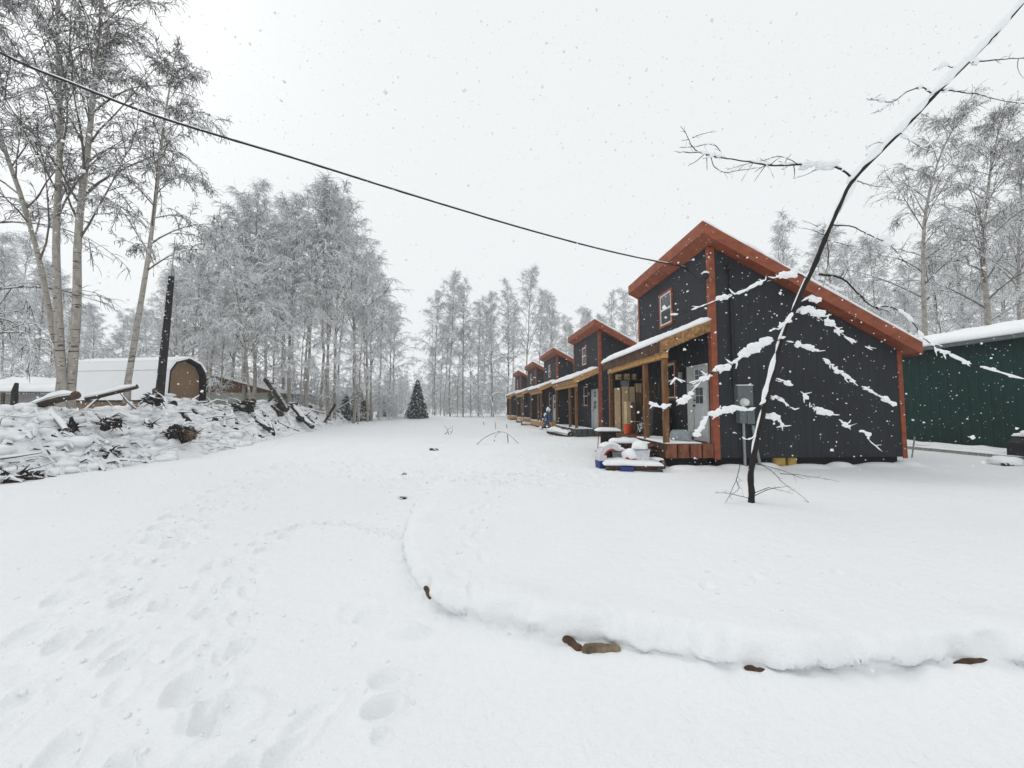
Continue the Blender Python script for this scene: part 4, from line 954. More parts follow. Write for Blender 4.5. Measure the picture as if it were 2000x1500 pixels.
b.build('snow_flecks', SNOW, o, True)

# ------------------------------------------------------------------ trees
def unit(v): return v / (np.linalg.norm(v, axis=-1, keepdims=True) + 1e-9)
def grow(seed, H, lean=(0, 0), r0=.16, nl=34, nsec=7, ntw=10, t0=.25, Lk=.26, twl=.7, twr=.011, droop=.45, path=None, el0=28, el1=62, hs=1.4, seclen=.45, limb_m=None, sub=0):
    R = np.random.default_rng(seed)
    K = 16; t = np.linspace(0, 1, K)
    if path is None:
        wob = np.cumsum(R.normal(0, .012 * H / 4, (K, 2)), axis=0); wob -= np.linspace(0, 1, K)[:, None] * wob[-1] * .6
        tr = np.stack([lean[0] * t ** 1.6 + wob[:, 0], lean[1] * t ** 1.6 + wob[:, 1], H * t], 1)
    else:
        P = catmull(path, 8); s = np.r_[0, np.cumsum(np.linalg.norm(np.diff(P, axis=0), axis=1))]; q = np.linspace(0, s[-1], K)
        tr = np.stack([np.interp(q, s, P[:, i]) for i in range(3)], 1)
    rad = r0 * (1 - t * .93) ** .9 + .008
    trunkV = MB(); trr = np.vstack([tr[0] - [0, 0, .8], tr]); trunkV.tube(trr, np.r_[r0 * 1.25, rad], 10, 0, True, .03)
    limbs = Tubes(); crown = Tubes()
    ipt = lambda tt: np.array([np.interp(tt, t, tr[:, i]) for i in range(3)])
    for i in range(nl):
        tt = t0 + (1 - t0) * ((i + R.uniform(.1, .9)) / nl) ** .85; p = ipt(tt); az = i * 2.399 + R.uniform(-.5, .5)
        el = math.radians(el0 + (el1 - el0) * tt + R.normal(0, 9)); L = H * (Lk * (1 - tt) ** .75 + .045) * R.uniform(.65, 1.2)
        d = np.array([math.cos(az) * math.cos(el), math.sin(az) * math.cos(el), math.sin(el)])
        n = 7; pts = [p]
        for k in range(n - 1):
            d = unit(d + np.array([0, 0, -droop * .10 * (k + .3)]) + R.normal(0, .06, 3)); pts.append(pts[-1] + d * L / (n - 1))
        pts = np.array(pts); rl = max(np.interp(tt, t, rad) * .42, .014); rr = rl * (1 - np.linspace(0, 1, n) * .8)
        limbs.add(pts, rr, 1.25)
        allsec = []
        for j in range(nsec + 1):
            s = .22 + .78 * (j + R.uniform(0, .8)) / (nsec + .8) if j < nsec else .97
            q = s * (n - 1); a = int(min(q, n - 2)); f = q - a; sp = pts[a] * (1 - f) + pts[a + 1] * f; ld = unit(pts[a + 1] - pts[a])
            sd = unit(ld + R.normal(0, .62, 3) * (.3 if j == nsec else 1)); sL = L * seclen * R.uniform(.5, 1.1) * (1.15 - .55 * s) + .15
            m = 5; sp_ = [sp]
            for k in range(m - 1):
                sd = unit(sd + np.array([0, 0, -droop * .28 * (k + .5) * .6]) + R.normal(0, .07, 3)); sp_.append(sp_[-1] + sd * sL / (m - 1))
            sp_ = np.array(sp_); crown.add(sp_, np.linspace(max(rl * .34, twr * 1.25), twr * .9, m), hs)
            # twigs
            u = R.uniform(.1, 1, ntw) * (m - 1); ai = np.minimum(u.astype(int), m - 2); f = (u - ai)[:, None]
            b0 = sp_[ai] * (1 - f) + sp_[ai + 1] * f; bd = unit(sp_[ai + 1] - sp_[ai])
            td = unit(bd * .8 + R.normal(0, .55, (ntw, 3)) + np.array([0, 0, -.12])); tl = (twl * R.uniform(.35, 1.1, ntw))[:, None]
            p1_ = b0 + td * tl * .35; td2 = unit(td + np.array([0, 0, -droop * .8]) + R.normal(0, .15, (ntw, 3))); p2_ = p1_ + td2 * tl * .35
            td3 = unit(td2 + np.array([0, 0, -droop * 1.1]) + R.normal(0, .15, (ntw, 3))); p3_ = p2_ + td3 * tl * .3
            for _ in range(sub):
                f = R.random((ntw, 1)); c0 = np.where(f < .5, p1_ * (1 - f) + p2_ * f, p2_ * (1 - f) + p3_ * f); dd = unit(td2 * .5 + R.normal(0, .8, (ntw, 3)) + np.array([0, 0, -.5])) * R.uniform(.05, .16, (ntw, 1))
                crown.add(np.stack([c0, c0 + dd * .6, c0 + dd + np.array([0, 0, -.025])], 1), np.tile([twr * .9, twr * 1.3, twr * .7], (ntw, 1)), hs)
            crown.add(np.stack([b0, p1_, p2_, p3_], 1), np.tile(np.array([twr, twr * .95, twr * .8, twr * .45]), (ntw, 1)), hs)
    return trunkV, limbs, crown
def tree(name, loc, g, label, cat, group=None, mtw=None, mbark=None, mlimb=None):
    o = empty(name, loc, 0, label, cat, group)
    tk = g[0].build('trunk', mbark or M_BARK, o, True)
    g[1].build('limbs', mlimb or M_LIMB, tk)
    g[2].build('crown', mtw or M_TWIG, o)
    return o
def tree_at(px, Y, ztop_py, base=None):
    p = at(px, 790, Y); z = ground_z(p[0], p[1]) if base is None else base
    top = at(px, ztop_py, Y)[2]; return np.array([p[0], p[1], z]), top - z

GR = 'tall birches behind the brush bank at the left'
def path_px(pts, Y, base):
    P = np.array([at(a, b_, Y + dy) for a, b_, dy in pts]); P = P - base; return P
# three stems of the big near clump, then single birches
base = at(120, 790, 13.2); base[2] = 1.55
g = grow(101, 17, r0=0.12, nl=34, nsec=6, ntw=15, t0=.30, Lk=.30, twl=.42, twr=.0085, sub=1, path=path_px([(122, 760, 0), (113, 600, 0), (110, 450, .1), (118, 250, .2), (112, 60, .4), (125, -160, .6)], 13.2, base), droop=.36, el0=46, el1=80)
tree('birch_tree', base, g, 'straight pale birch rising from the brush bank, left stem of the near pair', 'tree', GR)
base = at(147, 790, 13.4); base[2] = 1.55
g = grow(102, 17, r0=0.13, nl=36, nsec=6, ntw=15, t0=.28, Lk=.32, twl=.42, twr=.0085, sub=1, path=path_px([(138, 760, 0), (150, 600, 0), (153, 450, 0), (176, 250, .1), (192, 80, .3), (215, -150, .5)], 13.4, base), droop=.36, el0=46, el1=80)
tree('birch_tree', base, g, 'thicker pale birch rising from the brush bank, right stem of the near pair', 'tree', GR)
base = at(112, 720, 13.6); base[2] = 1.9
g = grow(103, 13, r0=0.085, nl=26, nsec=6, ntw=15, t0=.22, Lk=.32, twl=.42, twr=.0085, sub=1, path=path_px([(118, 735, 0), (102, 640, 0), (75, 500, 0), (40, 380, 0), (2, 270, .1), (-60, 60, .2), (-90, -120, .2)], 13.6, base), droop=.36, el0=46, el1=76)
tree('birch_tree', base, g, 'slender birch stem leaning left away from the near pair', 'tree', GR)
base = at(262, 780, 14.2); base[2] = 1.3
g = grow(104, 13, r0=0.092, nl=27, nsec=6, ntw=15, t0=.30, Lk=.30, twl=.42, twr=.0085, sub=1, path=path_px([(250, 745, 0), (272, 610, 0), (290, 500, 0), (300, 420, 0), (312, 320, 0), (322, 230, 0), (340, 122, 0)], 14.2, base), el0=36, el1=62, droop=.5)
tree('birch_tree', base, g, 'open single birch leaning right, between the near pair and the tarred pole', 'tree', GR)
base = at(-150, 790, 14); base[2] = 1.2
g = grow(105, 16, lean=(1.2, 0), r0=.16, nl=30, nsec=6, ntw=10, t0=.15, Lk=.30, twl=.7, el0=5)
tree('birch_tree', base, g, 'birch at the left edge whose low branches reach into the picture', 'tree', GR)
# variants used for the groves (built once, then copied)
SPEC = [dict(H=20, r0=.14, nl=25, nsec=7, t0=.34, Lk=.26, lean=(.6, .2), el0=42, el1=74),
        dict(H=20, r0=.15, nl=28, nsec=7, t0=.28, Lk=.30, lean=(-1.2, .4), el0=36, el1=72),
        dict(H=19, r0=.12, nl=22, nsec=7, t0=.42, Lk=.27, lean=(1.2, -.3), el0=48, el1=78),
        dict(H=21, r0=.16, nl=30, nsec=7, t0=.24, Lk=.25, lean=(.1, .5), el0=38, el1=70),
        dict(H=15, r0=.08, nl=24, nsec=6, t0=.14, Lk=.27, lean=(-.5, .2), el0=45, el1=72),
        dict(H=18, r0=.12, nl=26, nsec=7, t0=.30, Lk=.32, lean=(-3.4, 0), droop=.6, el0=30, el1=60),
        dict(H=19, r0=.13, nl=20, nsec=8, t0=.38, Lk=.34, lean=(.8, .3), el0=52, el1=74)]
VAR = []
for k, s_ in enumerate(SPEC):
    H_ = s_.pop('H'); g = grow(300 + k, H_, twl=.8, twr=.0145, hs=2.1, seclen=.5, ntw=10, **{'droop': .5, **s_})
    VAR.append((g, H_))
PROTO = {}
def plant(k, px, Y, ptop, label, group, rz=None, base=None, sx=1.0):
    p, H = tree_at(px, Y, ptop, base)
    if k not in PROTO:
        PROTO[k] = tree('birch_tree', p, VAR[k][0], label, 'tree', group, M_TWIGW); o = PROTO[k]
    else:
        o = copy_tree(PROTO[k]); tag(o, label, 'tree', group)
    f = H / VAR[k][1]; o.location = p.tolist(); o.scale = (f * sx, f * sx, f); o.rotation_euler[2] = rng.uniform(0, 6.28) if rz is None else rz
    return o
G1 = 'grove of snow laden birches left of the lane'; l1 = 'snow laden grey birch standing in the dense grove left of the lane'
plant(5, 486, 25, 470, 'dark stemmed birch arching left at the near edge of the left grove', G1, 0)
FRONT = [(0, 355, 33, 500), (2, 400, 32, 470), (1, 455, 31, 420), (3, 500, 30, 372), (6, 545, 33, 400), (1, 568, 31, 385), (6, 600, 32, 380), (2, 628, 34, 378),
         (0, 655, 36, 388), (6, 690, 38, 415), (3, 718, 42, 480), (2, 740, 47, 560), (0, 760, 52, 600), (4, 430, 28, 560), (4, 530, 29, 520), (4, 585, 29, 560), (4, 640, 31, 560), (4, 700, 36, 600)]
for k, px, Y, pt in FRONT: plant(k, px, Y, pt, l1, G1)
for i in range(15):
    px = 330 + i * 27 + rng.uniform(-8, 8); Y = rng.uniform(40, 58) + max(0, px - 600) * .06; top = np.interp(px, [330, 480, 620, 700, 750], [560, 460, 450, 520, 650]) + rng.uniform(-15, 50)
    plant(int(rng.choice([0, 1, 2, 3, 4, 6])), px, Y, top, l1, G1)
G0 = 'background birches at the far left'; l0 = 'hazy grey birch in the background wood at the far left'
for i in range(20):
    px = -160 + i * 26 + rng.uniform(-10, 10); plant(int(rng.integers(0, 5)), px, rng.uniform(34, 50), np.interp(px, [-100, 60, 200, 330], [430, 520, 640, 600]) + rng.uniform(-30, 30), l0, G0)
G2 = 'grove of pale birches at the end of the lane'; l2 = 'pale snow covered birch in the grove at the end of the lane'
for k, px, Y, pt in [(1, 850, 60, 572), (6, 880, 62, 548), (0, 905, 61, 560), (2, 868, 64, 600), (4, 845, 60, 680), (0, 935, 66, 592), (1, 965, 65, 575), (3, 990, 66, 562), (6, 1028, 62, 536), (2, 1050, 66, 575),
                     (1, 1085, 64, 580), (4, 920, 61, 640), (4, 960, 62, 640), (3, 1110, 66, 625), (2, 1000, 70, 600), (4, 893, 61, 650), (2, 942, 70, 610), (1, 1070, 72, 610), (0, 1140, 62, 605), (4, 860, 66, 640)]:
    plant(k, px, Y, pt, l2, G2, sx=.9)
G3 = 'pale trees behind the cabin row'; l3 = 'pale snow covered tree rising behind the roofs of the cabin row'
for k, px, Y, pt in [(3, 1200, 52, 578), (0, 1225, 50, 572), (4, 1180, 54, 620), (2, 1160, 56, 612), (1, 1250, 52, 600), (2, 1120, 60, 640), (4, 1215, 44, 640), (3, 1300, 56, 600)]: plant(k, px, Y, pt, l3, G3, sx=.8)
G4 = 'birches behind the nearest cabin and the green building'; l4 = 'grey birch behind the roof of the nearest cabin'
for k, px, Y, pt in [(0, 1545, 34, 440), (2, 1600, 36, 460), (4, 1640, 32, 445), (1, 1690, 36, 480), (4, 1728, 32, 470), (3, 1570, 44, 540), (2, 1660, 46, 540), (0, 1735, 44, 560), (4, 1520, 40, 560), (4, 1610, 30, 560)]: plant(k, px, Y, pt, l4, G4, sx=.85)
base = at(1810, 790, 26); base[2] = 0
g = grow(501, 20, r0=.17, nl=30, nsec=7, ntw=11, t0=.30, Lk=.26, twl=.8, twr=.010, sub=1, path=path_px([(1812, 800, 0), (1806, 640, 0), (1803, 480, 0), (1812, 390, 0), (1838, 300, 0), (1880, 218, 0)], 26, base), el0=34, droop=.5)
tree('birch_tree', base, g, 'tall birch whose top bends right, behind the green building roof', 'tree', G4)
base = at(1925, 790, 26); base[2] = 0
g = grow(502, 20, r0=.2, nl=34, nsec=7, ntw=11, t0=.28, Lk=.3, twl=.8, twr=.010, sub=1, path=path_px([(1925, 800, 0), (1930, 640, 0), (1920, 480, 0), (1930, 370, 0), (1940, 300, 0), (1958, 232, 0)], 26, base), el0=34, droop=.5)
tree('birch_tree', base, g, 'broad tall birch at the right edge behind the green building roof', 'tree', G4)
l5 = 'grey birch in the thicket above the green building roof'; G5 = 'birch thicket above the green building'
for k, px, Y, pt in [(2, 1990, 28, 300), (1, 2080, 27, 300), (0, 1780, 38, 520), (4, 1850, 34, 480), (3, 1900, 40, 420), (2, 1960, 38, 440), (4, 1990, 34, 500), (4, 1780, 34, 580), (0, 1840, 44, 500), (1, 2020, 42, 420), (4, 1925, 33, 560), (4, 2050, 34, 520), (2, 1880, 48, 520)]: plant(k, px, Y, pt, l5, G5)

for k, px, Y, pt in [(6, 345, 30, 545), (1, 372, 29, 500), (6, 415, 30, 455), (1, 470, 31, 400), (6, 645, 34, 400), (1, 728, 44, 505), (1, 772, 54, 600)]: plant(k, px, Y, pt, l1, G1)
# spruces
def spruce(seed, H, W_, nw=26):
    R = np.random.default_rng(seed); tk = MB(); tk.tube([(0, 0, -.4), (0, 0, H * .5), (0, 0, H * .99)], [.12, .07, .012], 8)
    T = Tubes()
    for i in range(nw):
        t = (i + .5) / nw; z = H * (.03 + .95 * t); L = W_ * (1 - t) ** .85 * R.uniform(.85, 1.1) + .08
        n = max(5, int(13 * (1 - t) + 4))
        for k in range(n):
            az = 2 * math.pi * (k + R.uniform(0, .8)) / n; l = L * R.uniform(.75, 1.1)
            s = np.linspace(0, 1, 6); rr = s * l; zz = z + l * (.12 * s - .55 * s ** 1.7) + .0
            P = np.stack([np.cos(az) * rr, np.sin(az) * rr, zz], 1); T.add(P, np.linspace(.03, .012, 6), 1.6)
            m = 16; u = R.uniform(.15, 1, m) * 5; a = np.minimum(u.astype(int), 4); f = (u - a)[:, None]
            b0 = P[a] * (1 - f) + P[a + 1] * f; sd = np.where(R.random(m) < .5, 1, -1)[:, None] * np.array([-math.sin(az), math.cos(az), 0])
            d = unit(unit(P[a + 1] - P[a]) * .8 + sd * .7 + np.array([0, 0, -.35]) + R.normal(0, .2, (m, 3))); ll = (.12 + .22 * l * R.uniform(.4, 1, m))[:, None]
            T.add(np.stack([b0, b0 + d * ll * .5, b0 + d * ll + np.array([0, 0, -.04])], 1), np.tile([.045, .05, .02], (m, 1)), 1.1)
    return tk, T
def spruce_at(px, Y, pt, label, seed, wid, proto=None):
    p, H = tree_at(px, Y, pt)
    o = empty('spruce_tree', p, 0, label, 'tree')
    tk, T = spruce(seed, H, wid); tk.build('trunk', M_LIMB, o); T.build('crown', M_SPRUCE, o); return o
spruce_at(815, 50, 740, 'small dark conical spruce standing alone at the end of the lane', 5, 1.55)
spruce_at(698, 46, 748, 'dark spruce at the foot of the left grove', 6, 1.9)
spruce_at(752, 55, 770, 'low snowy spruce beside the lone conical spruce', 8, 1.3)
spruce_at(676, 42, 772, 'short snowy spruce deep inside the left grove', 9, 1.4)

# far wood and undergrowth: reads as one mass
def far_mass(name, spots, seed, m, hrange, wr, ntw=46):
    R = np.random.default_rng(seed); T = Tubes()
    for x, y in spots:
        H = R.uniform(*hrange); z0 = 0
        tr = np.stack([x + np.linspace(0, 1, 5) * R.normal(0, .5), np.full(5, y), z0 + np.linspace(-.2, 1, 5) * H], 1); T.add(tr, np.linspace(.07, .015, 5) * (wr / .03), 1)
        t = R.uniform(.12, 1, ntw); az = R.uniform(0, 6.28, ntw); L = (H * .26 * (1.05 - t) * R.uniform(.5, 1.2, ntw) + .25)
        b0 = np.stack([np.interp(t, np.linspace(0, 1, 5), tr[:, 0]), np.full(ntw, y), z0 + t * H], 1)
        d = np.stack([np.cos(az), np.sin(az), R.uniform(.2, 1.2, ntw)], 1); d = unit(d)
        p1_ = b0 + d * L[:, None] * .5; p2_ = p1_ + unit(d + [0, 0, -.7]) * L[:, None] * .5
        T.add(np.stack([b0, p1_, p2_], 1), np.tile([wr, wr, wr * .6], (ntw, 1)), 1.6)
        k = ntw * 2; bb = np.repeat(p1_, 2, 0); dd = unit(R.normal(0, 1, (k, 3)) + [0, 0, -.3]) * (L.repeat(2)[:, None] * .45)
        T.add(np.stack([bb, bb + dd * .5, bb + dd + [0, 0, -.1]], 1), np.tile([wr * .8, wr * .8, wr * .4], (k, 1)), 1.6)
    o = T.build(name, m); tag(o, kind='stuff'); return o
R_ = np.random.default_rng(77); sp = []
for i in range(330):
    px = R_.uniform(-250, 2250); Y = R_.uniform(95, 150); p = at(px, 790, Y); sp.append((p[0], p[1]))
for i in range(120):
    px = R_.uniform(680, 1050); Y = R_.uniform(85, 120); p = at(px, 790, Y); sp.append((p[0], p[1]))
tag(far_mass('far_woods', sp, 5, M_TWIGW, (8, 12), .045), 'hazy far wood along the horizon behind all the groves', 'woods')
sp = []
for i in range(230):
    px = R_.uniform(330, 790); Y = R_.uniform(31, 44) + max(0, px - 560) * .07; p = at(px, 790, Y); sp.append((p[0], p[1]))
for i in range(110):
    px = R_.uniform(-120, 330); Y = R_.uniform(27, 42); p = at(px, 790, Y); sp.append((p[0], p[1]))
for i in range(120):
    px = R_.uniform(830, 1120); Y = R_.uniform(60, 72); p = at(px, 790, Y); sp.append((p[0], p[1]))
for i in range(120):
    px = R_.uniform(1500, 2150); Y = R_.uniform(27, 42); p = at(px, 790, Y); sp.append((p[0], p[1]))
tag(far_mass('undergrowth', sp, 6, M_TWIGW, (2.0, 7.5), .018, 34), 'snowy undergrowth of saplings and brush among the trunks', 'undergrowth')

# ------------------------------------------------------------------ brush bank: logs, roots, brush
def bank_pt(R, lo=0, hi=6.0, off=(-2.2, 2.4)):
    p = R.uniform(lo, hi); i = int(min(p, len(BERM) - 2)); f = p - i
    a, b_ = np.array(BERM[i]), np.array(BERM[i + 1]); q = a * (1 - f) + b_ * f; t = unit(b_ - a); n = np.array([t[1], -t[0]])
    q = q + n * R.uniform(*off); return q[0], q[1], math.atan2(t[1], t[0])
R_ = np.random.default_rng(33)
# named big logs first
LB = 'snow dusted cut logs and poles in the brush bank'
def pxlog(a, b_, Y0, Y1, r, label, seed, cap=.8, group=None, mats=None):
    A, B = at(*a, Y0), at(*b_, Y1); d = B - A; L = np.linalg.norm(d)
    return logobj((A + B) / 2, d, L, r, label, group, cap, [M_LOGD, M_LOGD] if cap < .3 else None, seed=seed)
pxlog((168, 775), (268, 757), 11.6, 12.0, .085, 'long snow topped log lying along the crest of the brush bank', 50)
pxlog((60, 792), (148, 775), 10.9, 10.4, .125, 'thick log on the brush bank with its brown cut end facing right', 51)
pxlog((520, 742), (560, 800), 24, 23, .18, 'dark log tilted steeply down the bank below the left grove', 52, 0)
pxlog((628, 838), (655, 788), 31, 31, .10, 'bare pole sticking up from the brush bank near the far end', 53, 0)
pxlog((572, 795), (610, 832), 26, 25.0, .17, 'dark log sloping down the middle of the brush bank', 54, .2)
pxlog((470, 790), (525, 838), 20.5, 19.5, .15, 'thin dark log sloping to the right on the bank below the brown building', 55, .2)
pxlog((655, 800), (705, 772), 38, 39, .07, 'thin snowy pole leaning out of the far end of the brush bank', 56, .5)
pxlog((100, 803), (128, 842), 10.3, 9.9, .07, 'short snow covered log pointing down the near face of the bank', 57)
lp = 'snow dusted cut log or pole lying in the brush bank left of the lane'
protos = []
for k in range(6):
    r = [.045, .07, .10, .13, .085, .055][k]; L = [1.8, 2.2, 1.8, 1.4, 3.0, 2.6][k]
    protos.append(logobj((0, 0, 0), (1, 0, 0), L, r, lp, LB, .8, seed=60 + k))
for i in range(40):
    k = i % 6; o = protos[k] if i < 6 else copy_tree(protos[k])
    x, y, a = bank_pt(R_, 3.2, 6.6, (-1.4, 2.3)); z = ground_z(x, y)
    az = a + R_.choice([0, math.pi / 2]) * R_.uniform(.3, 1) + R_.normal(0, .5)
    e = .5; zg = (ground_z(x + e * math.cos(az), y + e * math.sin(az)) - ground_z(x - e * math.cos(az), y - e * math.sin(az))) / (2 * e)
    o.location = (x, y, z + .06); o.rotation_euler = (0, -math.atan(zg) + R_.normal(0, .11), az); s = R_.uniform(.7, 1.25); o.scale = (s, s, s)
ld = 'dark bare log half buried in the snow of the brush bank'
dk_ = []
for i in range(34):
    x, y, a = bank_pt(R_, 3.3, 6.0, (-.2, 2.2)); z = ground_z(x, y); az = a + R_.normal(.9, .5); e = .4
    zg = (ground_z(x + e * math.cos(az), y + e * math.sin(az)) - ground_z(x - e * math.cos(az), y - e * math.sin(az))) / (2 * e)
    if i < 3: dk_.append(logobj((0, 0, 0), (1, 0, 0), [1.1, .8, 1.5][i], [.13, .16, .09][i], ld, 'dark bare logs in the brush bank', 0, [M_LOGD, M_LOGD], seed=90 + i))
    o = dk_[i] if i < 3 else copy_tree(dk_[i % 3])
    o.location = (x, y, z - .01); o.rotation_euler = (0, -math.atan(zg) + R_.normal(0, .1), az); f = R_.uniform(.6, 1.2); o.scale = (f, f, f)
# dark root clumps, put in to stand for shaded gaps in the brush
ROOTGAP = [(365, 848, 12.8, .26, .30), (338, 845, 12.6, .22, .24), (212, 883, 10.6, .24, .10), (200, 900, 10.4, .16, .09), (20, 935, 8.35, .28, .13), (140, 838, 10.4, .13, .22), (215, 828, 10.9, .22, .14), (300, 780, 13.2, .30, .18),
        (478, 795, 19.5, .5, .3), (550, 795, 24, .4, .3), (500, 858, 18.6, .3, .2), (118, 850, 10.0, .12, .16), (285, 830, 12.4, .2, .1), (590, 815, 26, .4, .25), (60, 935, 8.6, .22, .12)]
for i, (px, py, Y, rx, rz_) in enumerate(ROOTGAP):
    p = at(px, py, Y); b = MB(); b.blob((0, 0, 0), (rx, rx * .7, rz_), 0, i, 14, 9, .35)
    q = np.random.default_rng(i)
    for k in range(26):
        d = q.normal(size=3); d /= np.linalg.norm(d); d[2] = d[2] * .6; b.tube([d * rx * .5, d * rx * 1.05 + [0, 0, .02], d * rx * 1.5 + q.normal(0, .06, 3)], [.03, .018, .006], 5)
    tag(b.build('root_gap_clump', M_GAPEARTH, None, False, p), 'dark root clump standing for a shaded gap in the snow of the brush bank' if i != 0 else 'dark root clump with dry grass in the middle of the brush bank', 'root clump', 'root clumps and shaded gaps in the brush bank')
# dry grass tuft by the root clump
p = at(372, 850, 12.6); b = MB(); q = np.random.default_rng(3)
for k in range(46):
    a = q.uniform(-.26, .26, 2) * q.uniform(.3, 1); h = q.uniform(.1, .5); b.tube([(a[0], a[1], -.15), (a[0] * 1.2 + q.normal(0, .04), a[1], h * .6 - .1), (a[0] * 1.7 + q.normal(0, .12), a[1] * 1.4, h - .18)], [.006, .005, .002], 4, cap=False)
tag(b.build('dry_grass', M_DEADGR, None, False, p), 'tuft of brown dry grass at the root clump on the brush bank', 'grass tuft')
# brush twigs
def brush():
    T = Tubes(); R = np.random.default_rng(9)
    for i in range(620):
        x, y, a = bank_pt(R, 1.7, 7.0, (-2.0, 2.5)); z = ground_z(x, y); L = R.uniform(.25, 1.1); az = R.uniform(0, 6.28); el = abs(R.normal(0, .35))
        d = np.array([math.cos(az) * math.cos(el), math.sin(az) * math.cos(el), math.sin(el)])
        p = np.array([x, y, z + R.uniform(-.04, .10)]); p2 = p + d * L * .5; d2 = unit(d + [0, 0, -.35] + R.normal(0, .2, 3)); r = R.choice([.008, .012, .02, .03], p=[.3, .35, .2, .15])
        T.add(np.array([p - d * .1, p2, p2 + d2 * L * .5]), np.array([r, r, r * .5]), 2.0)
    # heavily loaded bush at the near end: drooping snow fingers
    for i in range(330):
        x, y, a = bank_pt(R, 1.5, 2.9, (.2, 2.7)); z = ground_z(x, y); L = R.uniform(.2, .55); az = a - math.pi / 2 + R.normal(0, .8)
        d = np.array([math.cos(az) * .8, math.sin(az) * .8, R.uniform(.0, .7)]); p = np.array([x, y, z - .05]); p2 = p + d * L * .5; p3 = p2 + unit(d + [0, 0, -1.1]) * L * .5
        r = R.uniform(.015, .05); T.add(np.array([p, p2, p3]), np.array([r, r * 1.2, r * .5]), 2.4)
    return T
tag(brush().build('brush', M_BRUSH, None, True), 'tangle of snow covered brush twigs over the bank', 'brush', kind='stuff')
b = MB(); R = np.random.default_rng(19)
for i in range(2300):
    x, y, a = bank_pt(R, 1.3, 6.2, (-1.2, 2.6)); z = ground_z(x, y); r = R.uniform(.04, .1) + .1 * R.random() ** 3
    b.blob((x, y, z + r * .2), (r * R.uniform(1, 2.0), r * R.uniform(1, 1.8), r * .75), 0, i, 9, 6, .25)
tag(b.build('snow_clumps', SNOW, None, True), 'lumps of snow caught on the brush bank', 'snow clumps', kind='stuff')

# ------------------------------------------------------------------ leaning sapling with snow, in front of the nearest cabin
SB = at(1468, 975, 5.85); SB[2] = ground_z(SB[0], SB[1]) - .02
sap = empty('leaning_sapling', SB, 0, 'dark sapling loaded with snow, leaning right across the view of the nearest cabin', 'sapling')
def SP(pts, Y=5.7, dy=0.):                              # pixels -> local points; depth may drift by dy to the tip
    n = len(pts); return np.array([at(a, c_, Y + dy * i / max(n - 1, 1)) - SB for i, (a, c_) in enumerate(pts)])
tpx = [(1467, 985, 5.86), (1468, 960, 5.86), (1466, 930, 5.86), (1472, 890, 5.85), (1482, 840, 5.84), (1497, 780, 5.82), (1512, 722, 5.8), (1528, 660, 5.77), (1549, 610, 5.74), (1572, 555, 5.7), (1590, 520, 5.66), (1612, 465, 5.6),
       (1640, 400, 5.52), (1668, 350, 5.45), (1708, 308, 5.36), (1748, 268, 5.28), (1790, 225, 5.2), (1832, 180, 5.1), (1878, 135, 5.0), (1925, 88, 4.9), (1965, 45, 4.8), (2008, -5, 4.7), (2060, -70, 4.6), (2130, -170, 4.5), (2215, -290, 4.4)]
TP = catmull(np.array([at(a, c_, Y) - SB for a, c_, Y in tpx]), 4)
tw = np.interp(np.linspace(0, 1, len(TP)), [0, .15, .45, .7, 1], [.044, .040, .032, .021, .009])
b = MB(); random.seed(4); b.tube(TP, tw * (1 + .05 * np.sin(np.arange(len(TP)) * 1.9)), 10, 0, True, .05); trk = b.build('trunk', M_SAPL, sap, True)
R = np.random.default_rng(44)
def snow_part(mb, parent, vox=.0065):
    o = mb.build('snow_load', SNOW, parent, True)
    m = o.modifiers.new('merge', 'REMESH'); m.mode = 'VOXEL'; m.voxel_size = vox; m.use_smooth_shade = True
    m = o.modifiers.new('settle', 'SMOOTH'); m.iterations = 3; m.factor = .5
    return o
# snow plastered on the upper-left side of the trunk
def trunk_snow(i0, i1, w0, w1, off, side=-1):
    seg = TP[i0:i1]; n = len(seg); T = unit(np.gradient(seg, axis=0)); up = np.array([0, 0, 1.]) ; nrm = unit(up - T * (T @ up)[:, None])
    if side < 0: nrm = unit(nrm + np.array([-.5, 0, .25]))
    else: nrm = unit(-nrm + np.array([.5, 0, .1]))
    ww = np.linspace(w0, w1, n) * np.clip(np.minimum(np.arange(n) + .4, np.arange(n)[::-1] + .4) / 2, .2, 1) * (1 + .22 * np.sin(np.arange(n) * 1.3 + i0) + R.normal(0, .06, n))
    sm = MB(); sm.tube(seg + nrm * (np.linspace(off, off * .8, n)[:, None]), ww, 9, 0, True, .10); snow_part(sm, trk)
N_ = len(TP)
for a, c_, w0, w1, of in [(12, 20, .016, .026, .036), (19, 27, .03, .042, .046), (26, 32, .026, .02, .038), (32, 41, .018, .014, .030), (44, 51, .022, .025, .03), (51, 68, .046, .058, .052), (67, 90, .06, .05, .05)]: trunk_snow(a, c_, w0, w1, of)
trunk_snow(47, 53, .03, .045, .045, 1); trunk_snow(60, 64, .02, .03, .03, 1); trunk_snow(76, 79, .025, .03, .03, 1)
def clump(mb, P, n, r, seed):
    q = np.random.default_rng(seed)
    for k in range(n):
        t = q.uniform(0, 1) * (len(P) - 1); i = int(min(t, len(P) - 2)); f = t - i; c = P[i] * (1 - f) + P[i + 1] * f
        rr = r * q.uniform(.5, 1.2); mb.blob(c + q.normal(0, r * .42, 3) + [0, 0, r * .3], (rr * q.uniform(.9, 1.9), rr * .9, rr * q.uniform(.5, .9)), 0, int(q.integers(1e6)), 10, 7, .3)
